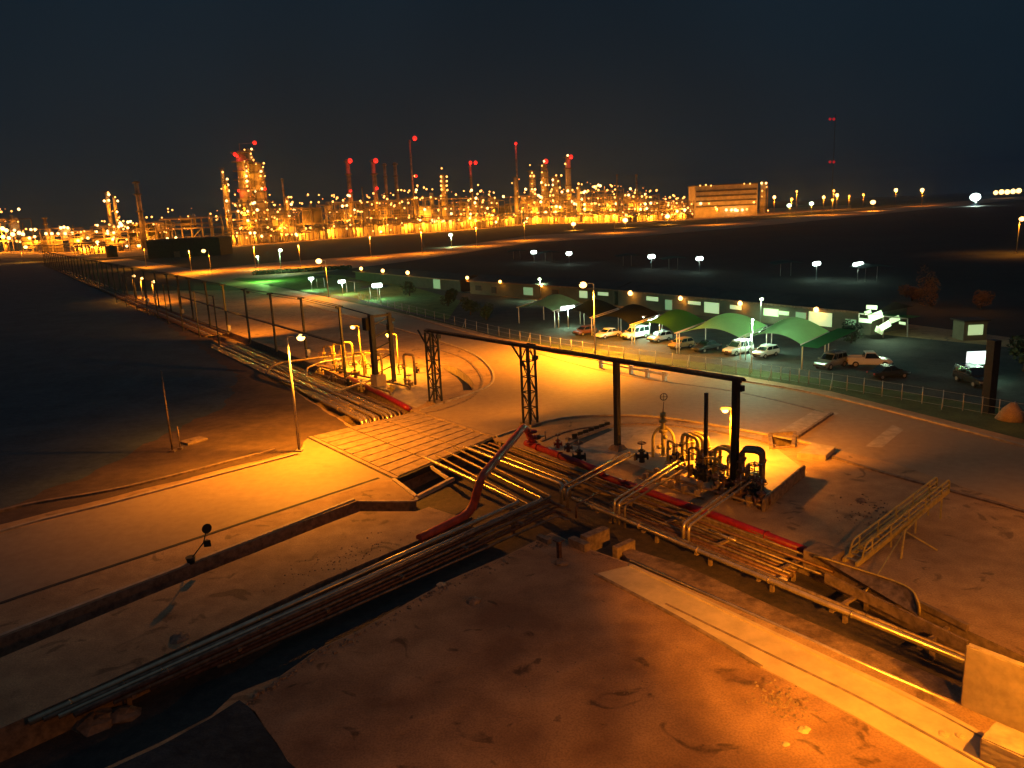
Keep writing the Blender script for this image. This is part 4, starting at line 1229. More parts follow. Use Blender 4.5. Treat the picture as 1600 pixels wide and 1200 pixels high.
# fluorescent luminaires
FC = (0.55, 1.0, 0.62)
def tube_light(px, z, L, label, power, group="fluorescent canopy lights", m=None, post=True, r=.16, spot=False):
    q = G(px[0], px[1], z)
    root = empty("fluorescent_light", Z3(q, 0), label, "fluorescent light", group)
    part("diffuser", MB().tube([q - tr_n * L / 2, q - tr_n * (L / 2 - .12), q + tr_n * (L / 2 - .12), q + tr_n * L / 2], r, 10), m or M_fluo, root)
    part("fitting", MB().box(q + Vector((0, 0, r + .06)), (L, .3, .1), rz=math.atan2(tr_n.y, tr_n.x)), M_white, root)
    if post:
        part("post", MB().tube([Z3(q, 0), q], .05, 6), M_white, root)
    lamp_light("lamp_light", q - Vector((0, 0, .4)), power, FC, root, spot=spot, radius=.35, size=165)
    return root
tube_light((887, 481), 3.6, 2.6, "oval white canopy light between the bright left canopy and the first dark one", 1500, r=.32)
tube_light((1015, 497), 3.3, 3.0, "oval white canopy light above the white estate car", 2000, r=.34)
tube_light((1174, 518), 3.0, 3.2, "long white light at the joint of the two pale green canopies", 1900, r=.26)
q = G(1176, 500, 6.4)
root = empty("fluorescent_light", Z3(q, 0), "white mast light just behind the joint of the two pale green canopies", "fluorescent light", "fluorescent canopy lights")
part("post", MB().tube([Z3(q, 0), q], .05, 6), M_white, root)
part("diffuser", MB().ball(q, .16, 8, 6), M_fluo, root)
lamp_light("lamp_light", q, 3000, FC, root, spot=False, radius=.3)

# ------------------------------------------------------------------ cars
def make_car(kind, paint, label):
    root = empty("parked_car", (0, 0, 0), label, "car", "cars in the parking lot")
    L, W_, H_ = dict(wagon=(4.7, 1.86, 1.85), suv=(4.5, 1.85, 1.80), hatch=(3.9, 1.68, 1.45), pickup=(5.0, 1.8, 1.75), sedan=(4.4, 1.72, 1.42))[kind]
    zb, belt = .32, dict(wagon=1.08, suv=1.05, hatch=.92, pickup=1.02, sedan=.90)[kind]
    hood = belt - .06
    hx = L / 2
    # body sections: x, half width, bottom, top
    if kind == 'sedan':
        secs = [(-hx, .78, .42, belt - .25), (-hx + .12, .9, zb, belt - .08), (-hx + .9, 1, zb, belt), (hx - 1.5, 1, zb, belt), (hx - .5, .96, zb, hood - .06), (hx - .1, .88, zb, hood - .16), (hx, .78, .42, hood - .3)]
    else:
        secs = [(-hx, .84, .42, belt - .06), (-hx + .1, .95, zb, belt), (0, 1, zb, belt), (hx - 1.35, 1, zb, belt), (hx - .5, .97, zb, hood - .02), (hx - .1, .9, zb, hood - .1), (hx, .82, .42, hood - .28)]
    b = MB()
    vs, n = [], 10
    for x, wf, z0, z1 in secs:
        hw = W_ / 2 * wf
        ring = [(-hw * .9, z0), (-hw, z0 + .12), (-hw, z0 + (z1 - z0) * .55), (-hw * .96, z1 - .08), (-hw * .86, z1), (hw * .86, z1), (hw * .96, z1 - .08), (hw, z0 + (z1 - z0) * .55), (hw, z0 + .12), (hw * .9, z0)]
        vs += [(x, y, z) for y, z in ring]
    fs = []
    for i in range(len(secs) - 1):
        for k in range(n):
            k2 = (k + 1) % n
            fs.append((i * n + k, i * n + k2, (i + 1) * n + k2, (i + 1) * n + k))
    fs += [tuple(range(n)), tuple(reversed([(len(secs) - 1) * n + k for k in range(n)]))]
    b.add(vs, fs, False)
    # cabin
    c0, c1, r0, r1 = dict(wagon=(-hx + .06, hx - 1.25, -hx + .18, hx - 1.95), suv=(-hx + .08, hx - 1.15, -hx + .35, hx - 1.9), hatch=(-hx + .1, hx - .95, -hx + .5, hx - 1.7), pickup=(-.65, hx - 1.3, -.5, hx - 1.95), sedan=(-hx + .75, hx - 1.15, -hx + 1.4, hx - 1.95))[kind]
    wb, wt = W_ / 2 * .92, W_ / 2 * .78
    zr = H_
    def cab(mb, g=0.0, z0=belt - .01, z1=zr):
        mb.add([(c0 - g, -wb - g, z0), (c1 + g, -wb - g, z0), (c1 + g, wb + g, z0), (c0 - g, wb + g, z0), (r0 - g, -wt - g, z1), (r1 + g, -wt - g, z1), (r1 + g, wt + g, z1), (r0 - g, wt + g, z1)],
               [(0, 1, 5, 4), (1, 2, 6, 5), (2, 3, 7, 6), (3, 0, 4, 7), (4, 5, 6, 7), (3, 2, 1, 0)])
    cab(b)
    # roof slab
    b.box(((r0 + r1) / 2, 0, zr + .015), (r1 - r0 + .06, wt * 2 + .06, .05), taper=.96)
    if kind == 'pickup':
        b.box((-hx + .95, -W_ / 2 + .1, belt + .1), (1.8, .08, .22)).box((-hx + .95, W_ / 2 - .1, belt + .1), (1.8, .08, .22)).box((-hx + .05, 0, belt + .1), (.08, W_ - .15, .22))
    if kind in ('wagon', 'suv'):
        b.tube([(r0 + .1, -wt + .05, zr + .1), (r1 - .1, -wt + .05, zr + .1)], .03, 5).tube([(r0 + .1, wt - .05, zr + .1), (r1 - .1, wt - .05, zr + .1)], .03, 5)
    body = part("body", b, paint, root, True)
    # glass, set proud of the cabin
    def quad(p, q, r_, s_, nrm):
        g = MB()
        o = Vector(nrm) * .012
        pts = [Vector(t) + o for t in (p, q, r_, s_)]
        cen = sum(pts, Vector()) / 4
        pts = [cen + (t - cen) * .90 for t in pts]
        cen2 = [t - o * 2.2 for t in pts]
        g.add(pts + cen2, [(0, 1, 2, 3), (7, 6, 5, 4), (0, 4, 5, 1), (1, 5, 6, 2), (2, 6, 7, 3), (3, 7, 4, 0)])
        return g
    zz = zr - .03
    part("windscreen", quad((c1, -wb, belt + .03), (c1, wb, belt + .03), (r1, wt, zz), (r1, -wt, zz), (1, 0, .6)), M_glass, root, True)
    part("rear_window", quad((c0, -wb, belt + .03), (c0, wb, belt + .03), (r0, wt, zz), (r0, -wt, zz), (-1, 0, .3)), M_glass, root, True)
    nw_ = 3 if kind in ('wagon', 'suv') else (1 if kind == 'pickup' else 2)
    for s_ in (-1, 1):
        for k in range(nw_):
            a, c = k / nw_, (k + 1) / nw_
            xb0, xb1 = c0 + (c1 - c0) * a, c0 + (c1 - c0) * c
            xt0, xt1 = r0 + (r1 - r0) * a, r0 + (r1 - r0) * c
            part("side_window", quad((xb0, s_ * wb, belt + .03), (xb1, s_ * wb, belt + .03), (xt1, s_ * wt, zz), (xt0, s_ * wt, zz), (0, s_, .15)), M_glass, root, True)
    for s_ in (-1, 1):
        part("headlight", MB().box((hx - .02, s_ * W_ * .33, hood - .34), (.1, .32, .17)), M_galv, root, True)
        part("tail_light", MB().box((-hx + .0, s_ * W_ * .38, belt - .25), (.08, .16, .3)), M_red, root, True)
        part("mirror", MB().box((c1 - .15, s_ * (W_ / 2 + .1), belt + .12), (.12, .2, .16)), paint, root, True)
    part("grille", MB().box((hx - .02, 0, hood - .36), (.09, W_ * .3, .16)), M_black, root, True)
    part("bumper", MB().box((hx + .02, 0, .48), (.16, W_ * .88, .2)).box((-hx - .02, 0, .5), (.14, W_ * .88, .2)), M_steel if kind != 'sedan' else paint, root, True)
    if kind in ('wagon',):
        part("spare_wheel", MB().tube([(-hx - .22, .3, 1.0), (-hx - .02, .3, 1.0)], .36, 14), M_white, root, True)
    wr = .37 if kind in ('wagon', 'suv', 'pickup') else .30
    for x in (hx - .85, -hx + .9):
        for s_ in (-1, 1):
            wh = part("wheel", MB().tube([(x, s_ * (W_ / 2 - .2), wr), (x, s_ * (W_ / 2 + .02), wr)], wr, 16), M_black, root, True)
            rim = MB().tube([(x, s_ * (W_ / 2 - .1), wr), (x, s_ * (W_ / 2 + .035), wr)], wr * .58, 12).build("rim", M_galv, wh, loc=(0, 0, 0))
    return root
P_white = mat("white_car_paint", (0.72, 0.74, 0.72), 0.25, var=0.05, scale=1)
P_silver = mat("silver_car_paint", (0.36, 0.40, 0.37), 0.25, metal=0.5, var=0.08, scale=1)
P_dark = mat("dark_car_paint", (0.03, 0.035, 0.035), 0.2, var=0.1, scale=1)
P_tan = mat("tan_car_paint", (0.30, 0.22, 0.12), 0.3, var=0.1, scale=1)
P_brown = mat("brown_car_paint", (0.16, 0.07, 0.035), 0.3, var=0.1, scale=1)
nose = math.atan2(-tr_n.y, -tr_n.x)
def put(kind, paint, px, label, rot=0.0):
    c = make_car(kind, paint, label)
    c.location = G(px[0], px[1])
    c.rotation_euler.z = nose + rot
    return c
put('hatch', P_brown, (914, 523), "small dark brown car, leftmost in the row beneath the dark canopy")
put('sedan', P_white, (950, 527), "white saloon half hidden behind the bright street lamp's pole")
put('wagon', P_white, (992, 529), "tall white estate with bright flank under the oval light")
put('hatch', P_white, (1031, 533), "clean white hatchback right of the tall white estate")
put('hatch', P_tan, (1064, 544), "tan car at the foot of the dark green canopy")
put('sedan', P_dark, (1104, 548), "black saloon between the tan car and the white four-wheel drive")
put('suv', P_white, (1153, 553), "white four-wheel drive with roof rails under the widest pale canopy")
put('hatch', P_white, (1196, 557), "white hatchback beside the white four-wheel drive, under the brightly lit canopy")
put('suv', P_silver, (1298, 574), "silver off-roader standing alone right of the canopies")
put('pickup', P_white, (1357, 572), "white pickup facing away, right of the silver off-roader", 2.3)
put('sedan', P_dark, (1388, 590), "black car with red tail light at the right end of the lit bays", 2.7)
put('wagon', P_dark, (1520, 600), "dim dark estate near the white lit board at the right", 1.0)
# small far canopies at the left bays
M_fabd = mat("grey_green_shade_cloth", (0.10, 0.16, 0.14), 0.85, var=0.1, trans=(0.08, 0.16, 0.13))
def umbrella_canopy(px, z, s, label, group, m=M_fabd, rot=0):
    q = G(px[0], px[1], z)
    root = empty("small_canopy", Z3(q, 0), label, "shade canopy", group)
    vs = [(q.x - s, q.y - s * .7, z - .25), (q.x, q.y - s * .75, z + .25), (q.x + s, q.y - s * .6, z - .1), (q.x + s, q.y + s * .7, z), (q.x, q.y + s * .7, z + .55), (q.x - s, q.y + s * .7, z)]
    vs += [(a, b, c - .06) for a, b, c in vs]
    part("fabric", MB().add(vs, [(0, 1, 4, 5), (1, 2, 3, 4), (11, 10, 7, 6), (10, 9, 8, 7), (0, 6, 7, 1), (1, 7, 8, 2), (2, 8, 9, 3), (3, 9, 10, 4), (4, 10, 11, 5), (5, 11, 6, 0)]), m, root)
    for a in (-.35, .35):
        part("post", MB().tube([Z3(q, 0) + Vector((a * s, 0, 0)), q + Vector((a * s, 0, .1))], .07, 6), M_white, root)
    return root
g3 = "small canopies behind the lawn"
umbrella_canopy((500, 434), 3, 3.2, "small canopy behind the pole of the lawn street lamp", g3)
umbrella_canopy((547, 440), 3, 3.2, "small canopy between two white lights right of the lawn", g3)
umbrella_canopy((585, 448), 3, 3.4, "small canopy at the right end of the lit lawn", g3)
tube_light((486, 435), 3.6, 1.4, "leftmost small white light behind the lawn", 3200, "white lights behind the lawn", r=.32)
tube_light((534, 440), 3.6, 1.8, "middle small white light behind the lawn", 3200, "white lights behind the lawn", r=.4)
tube_light((589, 446), 3.6, 2.4, "right and largest white light behind the lawn", 3600, "white lights behind the lawn", r=.48)
lm = lamp_light("lawn_fill_light", G(412, 426, 3.2), 8000, (0.35, 1, 0.2), None, spot=False, radius=.5)  # light added over the lawn to green it, without a lamp
# hedge along the lawn
mb = MB()
rr = random.Random(5)
hA, hB = G(400, 430), G(545, 421)
def leaves(mb, c, rad, n, s, rr, zs=1.0):
    for _ in range(n):
        while True:
            v = Vector((rr.uniform(-1, 1), rr.uniform(-1, 1), rr.uniform(-1, 1)))
            if v.length < 1: break
        v = v.normalized() * (v.length ** .5)
        p = Vector(c) + Vector((v.x * rad, v.y * rad, v.z * rad * zs))
        a = Vector((rr.gauss(0, 1), rr.gauss(0, 1), rr.gauss(0, 1))).normalized()
        b = a.orthogonal().normalized()
        t = s * rr.uniform(.6, 1.3)
        mb.add([p - a * t, p + b * t * .5, p + a * t, p - b * t * .5], [(0, 1, 2, 3)])
for k in range(30):
    q = hA.lerp(hB, k / 29)
    leaves(mb, q + Vector((0, 0, .8)), 1.5, 110, .35, rr, .7)
tag(mb.build("hedge", M_leaf, None, loc=hA), "clipped green hedge behind the lit lawn", "hedge")
# far parking row with white lights
g4, g5 = "small canopies of the far dark parking row", "white lights of the far dark parking row"
names = ["first", "second", "third", "fourth", "fifth", "sixth"]
for i, (x, y) in enumerate(((834, 394), (889, 396), (1018, 401), (1093, 404), (1276, 412), (1341, 413))):
    tube_light((x, y), 4, [2.0, 1.9, 2.0, 2.0, 2.0, 3.0][i], "%s white light from the left in the far dark parking row" % names[i], 900, g5, r=[.62, .6, .65, .55, .5, .5][i], spot=False)
for i, (x, y) in enumerate(((807, 392), (857, 394), (980, 399), (1052, 403), (1228, 410), (1362, 416))):
    umbrella_canopy((x, y), 3.6, 4.0, "%s dim canopy from the left in the far dark parking row" % names[i], g4)
# ------------------------------------------------------------------ low long buildings
def long_building(p0, p1, depth, h, label, roofm, wallm, wins, lamps, eave=.6):
    A_, B_ = G(*p0), G(*p1)
    t = (B_ - A_).normalized()
    n = Vector((-t.y, t.x, 0))
    if n.y < 0: n = -n
    root = empty("long_building", A_, label, "building", "low buildings behind the parking lot")
    part("wall", MB().prism([A_, B_, B_ + n * depth, A_ + n * depth], 0, h), wallm, root)
    e0, e1 = A_ - t * eave - n * eave, B_ + t * eave - n * eave
    D_ = depth + 2 * eave
    vs = [Z3(e0, h + .02), Z3(e1, h + .02), Z3(e1 + n * D_, h + .02), Z3(e0 + n * D_, h + .02), Z3(e0 + n * D_ / 2, h + 1.25), Z3(e1 + n * D_ / 2, h + 1.25)]
    part("roof", MB().add(vs, [(0, 1, 5, 4), (2, 3, 4, 5), (1, 2, 5), (3, 0, 4), (3, 2, 1, 0)]), roofm, root)
    part("fascia", MB().beam(Z3(e0 - n * .05, h + .0), Z3(e1 - n * .05, h + .0), .1, .3), M_dconc, root)
    for x, wpx, hh, z0, m_ in wins:
        # find the point on the facade under pixel column x
        best = min(range(401), key=lambda k: abs(_proj(A_.lerp(B_, k / 400) + Vector((0, 0, 1.5)))[0] - x))
        q = A_.lerp(B_, best / 400)
        wd = PXM(q, wpx) / max(.35, abs(t.x))
        f_ = part("window_frame", MB().box(q - n * .02 + Vector((0, 0, z0 + hh / 2)), (wd + .16, .10, hh + .16), rz=math.atan2(t.y, t.x)), M_dconc, root)
        pn = MB().box(q - n * .09 + Vector((-A_.x * 0, 0, z0 + hh / 2)), (wd, .06, hh), rz=math.atan2(t.y, t.x))
        o = pn.build("pane", m_, None)
        o.parent = f_
        o.location = -A_
    for x, y, lb, r_ in lamps:
        best = min(range(401), key=lambda k: abs(_proj(A_.lerp(B_, k / 400) + Vector((0, 0, 3)))[0] - x))
        q = A_.lerp(B_, best / 400) - n * .75
        z = ZAT(q, y)
        z = max(2.3, min(z, h + 1.2))
        q = Z3(q, z)
        lr = empty("wall_lamp", q, lb, "wall lamp", "orange lamps along the low buildings")
        part("bulb", MB().ball(q, r_, 10, 6), M_sodl, lr)
        part("bracket", MB().beam(q + Vector((0, 0, r_)), q + n * .75 + Vector((0, 0, r_)), .06, .06), M_steel, lr)
        lamp_light("lamp_light", q - Vector((0, 0, r_ + .08)) - n * .1, 110, SOD, lr, spot=False, radius=.2)
    return root
def _proj(P):
    v = P - CAM
    dd_ = v.dot(_f)
    return 800 + FPX * v.dot(_r) / dd_, 600 - FPX * v.dot(_u) / dd_
long_building((735, 459), (960, 477), 9, 3.3, "long low plaster building with dark roof behind the left canopies", M_roof, M_wall,
    [(748, 10, 1.3, 1.0, M_roof), (772, 8, 1.6, .6, M_roof), (826, 14, 1.8, .8, M_wing), (868, 9, 1.3, 1.2, M_roof), (912, 11, 1.5, 1.1, M_win), (943, 14, .7, 1.9, M_win)],
    [(731, 434, "orange wall lamp at the left end of the low building", .42), (785, 440, "orange wall lamp second from the left on the low building", .36), (850, 446, "orange wall lamp just above the leftmost bright canopy", .33)])
long_building((966, 478), (1360, 524), 9, 3.3, "long low plaster building with lit windows behind the right canopies", M_roof, M_wall,
    [(1020, 14, .8, 1.8, M_win), (1045, 8, 1.9, .4, M_wing), (1085, 14, .6, 1.9, M_win), (1112, 16, 1.9, .7, M_win), (1150, 12, .7, 1.8, M_win), (1205, 15, 1.2, 1.3, M_win), (1225, 10, .6, 1.7, M_win), (1252, 10, 1.6, .8, M_wing), (1282, 22, 2.1, .6, M_win), (1330, 10, .8, 1.3, M_wing)],
    [(989, 458, "orange wall lamp right of the bright street lamp's head", .5), (1068, 466, "orange wall lamp above the dark green canopy", .42), (1161, 474, "orange wall lamp above the widest pale canopy", .42), (1280, 484, "rightmost orange wall lamp of the low building", .42)])
long_building((556, 438), (720, 456), 8, 3.0, "dark hut row right of the lit lawn with one greenish window", M_roof, M_roof,
    [(683, 12, 2.6, .2, M_wing)], [(568, 419, "leftmost orange lamp over the dark hut row", .55), (602, 423, "middle orange lamp over the dark hut row", .55), (641, 426, "rightmost orange lamp over the dark hut row", .55)])
# made-up pavilion at the right: glowing panes paint bright glass reflections
q0 = G(1375, 528)
root = empty("reflection_pavilion", q0, "made-up pavilion whose glowing greenish panes paint glass reflections right of the canopies", "pavilion")
Yp = q0.y
part("frame", MB().beam(AT(1342, 520, Yp), AT(1342, 490, Yp), .15, .15).beam(AT(1418, 536, Yp), AT(1418, 498, Yp), .15, .15).beam(AT(1342, 490, Yp), AT(1418, 498, Yp), .15, .15).beam(AT(1380, 530, Yp), AT(1380, 494, Yp), .15, .15), M_galv, root)
rr = random.Random(9)
for (x, y, w_, h_, a) in ((1362, 480, 20, 8, .1), (1352, 501, 24, 8, .15), (1368, 494, 26, 14, -.35), (1383, 509, 20, 12, -.5), (1398, 499, 18, 10, -.35), (1374, 516, 16, 12, .5), (1410, 505, 12, 5, .2), (1356, 488, 12, 7, -.3)):
    q = AT(x, y, Yp - rr.uniform(0, 2))
    s = PXM(q, 1)
    X = Vector((math.cos(a), 0, -math.sin(a)))
    Zv = Vector((math.sin(a) * .8, .2, math.cos(a)))
    part("reflection_pane", MB().box(q, (w_ * s * .85, .08, h_ * s * .8), ax=(X, Vector((0, 1, 0)), Zv)), M_win, root)
part("roof", MB().add([AT(1340, 489, Yp - 1), AT(1425, 497, Yp - 1), AT(1440, 494, Yp + 9), AT(1350, 486, Yp + 9)], [(0, 1, 2, 3)]), M_shade, root)
lamp_light("lamp_light", AT(1385, 500, Yp - 3) + Vector((0, 0, .5)), 550, (0.7, 1, .6), root, spot=False, radius=.6)
# white lit board, small lit hatch
q0 = G(1522, 592)
root = empty("lit_board", q0, "white backlit board on a dark post at the right", "sign board")
c = AT(1526, 559, q0.y)
s = PXM(c, 1)
part("panel", MB().box(c, (30 * s, .25, 20 * s)), mat("board_glow", (.8, .9, .9), emit=(.85, .97, 1.0), es=1.1), root)
part("post", MB().beam(Z3(c, 0) + Vector((s * 20, .3, 0)), c + Vector((s * 20, .3, s * 8)), .5, .5), M_steel, root)
lamp_light("lamp_light", c + Vector((0, -1, -.2)), 160, FC, root, spot=False, radius=.5)
q0 = G(1524, 532)
root = empty("guard_hut", q0, "small hut with a lit hatch behind the white board", "hut")
s = PXM(q0, 1)
part("wall", MB().box(q0 + Vector((0, 1.5, 1.3)), (3.2, 2.6, 2.6)), M_wall, root)
part("roof", MB().box(q0 + Vector((0, 1.5, 2.7)), (3.8, 3.2, .2)), M_roof, root)
part("lit_hatch", MB().box(q0 + Vector((0, .15, 1.45)), (2.0, .12, 1.4)), M_win, root)
# post at right and tarpaulin cone
B = G(1543, 645)
solo("steel_post", MB().box(B + Vector((0, 0, 3.4)), (.8, .8, 6.8), rz=.3), M_steel, B, "thick dark pillar in the shade at the right, in front of the lit board", "post")
B = G(1580, 655)
solo("sand_heap", MB().tube([B, B + Vector((0, 0, .9)), B + Vector((.1, 0, 1.5))], 1.3, 14, .25), M_sand, B, "orange lit heap of sand by the right edge behind the dark pillar", "sand heap")
lamp_light("heap_light", B + Vector((-2, -3, 3)), 60, SOD, None, spot=False)
# shrubs in the dark field; the orange ones stand in for window reflections
def bush(px, r_, n, m, label, tall=1.0, group="shrubs in the dark field", trunk=.4):
    B = G(*px)
    root = empty("shrub", B, label, "shrub", group)
    mb = MB()
    rr = random.Random(int(px[0] * 7))
    for k in range(7):
        c = B + Vector((rr.uniform(-.6, .6) * r_, rr.uniform(-.6, .6) * r_, trunk + r_ * tall * rr.uniform(.4, 1.2)))
        leaves(mb, c, r_ * .55, n // 7, r_ * .13, rr, tall)
    part("crown", mb, m, root)
    part("trunk", MB().tube([B, B + Vector((.1, 0, trunk + r_ * .6))], .09 * r_, 6, .04 * r_), M_bark, root)
    return root
for px, r_, tall, lb, m_ in (((1425, 470), 2.3, .8, "low shrub standing in for an orange window reflection, left of the upright one", M_leafo), ((1454, 478), 2.0, 2.2, "upright shrub standing in for an orange window reflection right of the pavilion", M_leafo), ((1533, 482), 1.6, 1.1, "small shrub standing in for an orange reflection, far right of the dark field", M_leafo)):
    bush(px, r_, 700, m_, lb, tall)
    B = G(*px)
    lamp_light("shrub_fill_light", B + Vector((-2.5, -4.5, 4)), 150, SOD, None, spot=False)  # light added to turn the stand-in shrub orange, no lamp there
for i, px in enumerate(((1600, 580), (1330, 536), (700, 478), (735, 492), (760, 500), (640, 462))):
    bush(px, [2.4, 1.8, 2.2, 2.0, 1.8, 2.0][i], 600, M_leaf, ["broad shrub at the right edge behind the sand heap",
         "shrub at the right end of the lit low building", "dark shrub left of the leftmost canopy", "dark shrub between fence and leftmost canopy", "dark shrub beside the fence left of the canopies", "dark shrub near the right end of the lawn"][i])

# ------------------------------------------------------------------ refinery on the horizon
def base_y(x):
    P = [(-50, 398), (0, 396), (120, 398), (350, 385), (500, 374), (700, 361), (840, 349), (1000, 347), (1100, 340), (1200, 333), (1400, 318), (1600, 303)]
    for (a, b), (c, d_) in zip(P, P[1:]):
        if a <= x <= c: return b + (d_ - b) * (x - a) / (c - a)
    return 303
def REF(x, back=0.0):
    """ground point of a plant item standing 'back' metres behind the fence line"""
    b = G(x, base_y(x))
    if back:
        v = XY(b).normalized()
        b = b + v * back
    return b
LAMPME = {}
def lampball(P, r, m, parent):
    key = (round(r, 2), m.name)
    if key not in LAMPME:
        mb = MB().ball((0, 0, 0), r, 7, 5)
        me = bpy.data.meshes.new("lamp")
        me.from_pydata(mb.v, [], mb.f)
        me.polygons.foreach_set('use_smooth', mb.sm)
        me.materials.append(m)
        LAMPME[key] = me
    o = bpy.data.objects.new("lamp", LAMPME[key])
    COL.objects.link(o)
    o.parent = parent
    o.location = P - parent.location
    return o
RL = SOD
rr = random.Random(11)
def lamp_at(x, y, Bp, root, k=1.0, m=None):
    P = AT(x, y, Bp.y - 3)
    s = PXM(P, 1)
    mm = m or (M_sodw if k > 1.25 else (M_sodf if k > .75 else M_sodd))
    lampball(P, round(s * 1.35 * k, 1), mm, root)
    return P
def glow(P, root, power, k=.48):
    power *= k
    lamp_light("lamp_light", P, power, RL, root, spot=False, radius=.6)
def stack(x, top, wpx, label, red=(), xtop=None, back=120, m=None, lamps=(), pw=0):
    B = REF(x, back)
    h = ZAT(B, top)
    s = PXM(B, 1)
    root = empty("chimney_stack", B, label, "chimney", "chimney stacks of the refinery")
    part("shaft", MB().tube([B, B + Vector((0, 0, h))], wpx * s / 2 * 1.2, 12, wpx * s / 2 * .85), m or M_refs, root)
    mb = MB()
    for t in (.55, .8, .97):
        mb.tube([B + Vector((0, 0, h * t)), B + Vector((0, 0, h * t + 1.2))], wpx * s / 2 * 1.6, 12)
    part("platform", mb, M_refd, root)
    for (yx, yy, kk) in red:
        P = AT(yx, yy, B.y - wpx * s)
        lampball(P, round(s * 3.1 * kk, 1), M_redl, root)
        lamp_light("lamp_light", P + Vector((0, -3, -3)), 3500 * (s ** 1.5), (1, .04, .03), root, spot=False, radius=1)
    for (lx, ly, kk) in lamps:
        lamp_at(lx, ly, B, root, kk)
    if pw:
        glow(B + Vector((0, -14, h * .35)), root, pw)
    return root
def tower(x, top, wpx, label, lamps=(), back=70, nplat=6, pw=30000, dome=True, m=None):
    B = REF(x + .55 * (.045 + (800 - x) / 5500) * (base_y(x) - top), back)
    h = ZAT(B, top)
    s = PXM(B, 1)
    r_ = wpx * s / 2
    root = empty("process_tower", B, label, "process tower", "process towers of the refinery")
    part("column", MB().tube([B, B + Vector((0, 0, h * .62)), B + Vector((0, 0, h * .64)), B + Vector((0, 0, h * .97))], r_, 14, r_ * .8).ball(B + Vector((0, 0, h * .96)), r_ * .8, 12, 6), m or M_refw, root)
    for k in range(nplat):
        z = h * (.2 + .78 * k / max(1, nplat - 1))
        pm = MB().tube([B + Vector((0, 0, z)), B + Vector((0, 0, z + .3))], r_ * 1.7, 14)
        pm.torus(B + Vector((0, 0, z + 1.3)), r_ * 1.65, .12, 'z', 14, 4)
        part("platform", pm, M_refd, root)
    part("riser_pipe", MB().tube([B + Vector((r_ * 1.25, -r_ * .5, 0)), B + Vector((r_ * 1.25, -r_ * .5, h * .9)), B + Vector((0, 0, h))], r_ * .18, 6), M_refs, root)
    for (lx, ly, kk) in lamps:
        P = lamp_at(lx, ly, B, root, kk)
    if pw:
        glow(B + Vector((-r_ * 2, -r_ * 4 - 4, h * .35)), root, pw)
        glow(B + Vector((r_ * 2, -r_ * 4 - 4, h * .75)), root, pw * .7)
    return root
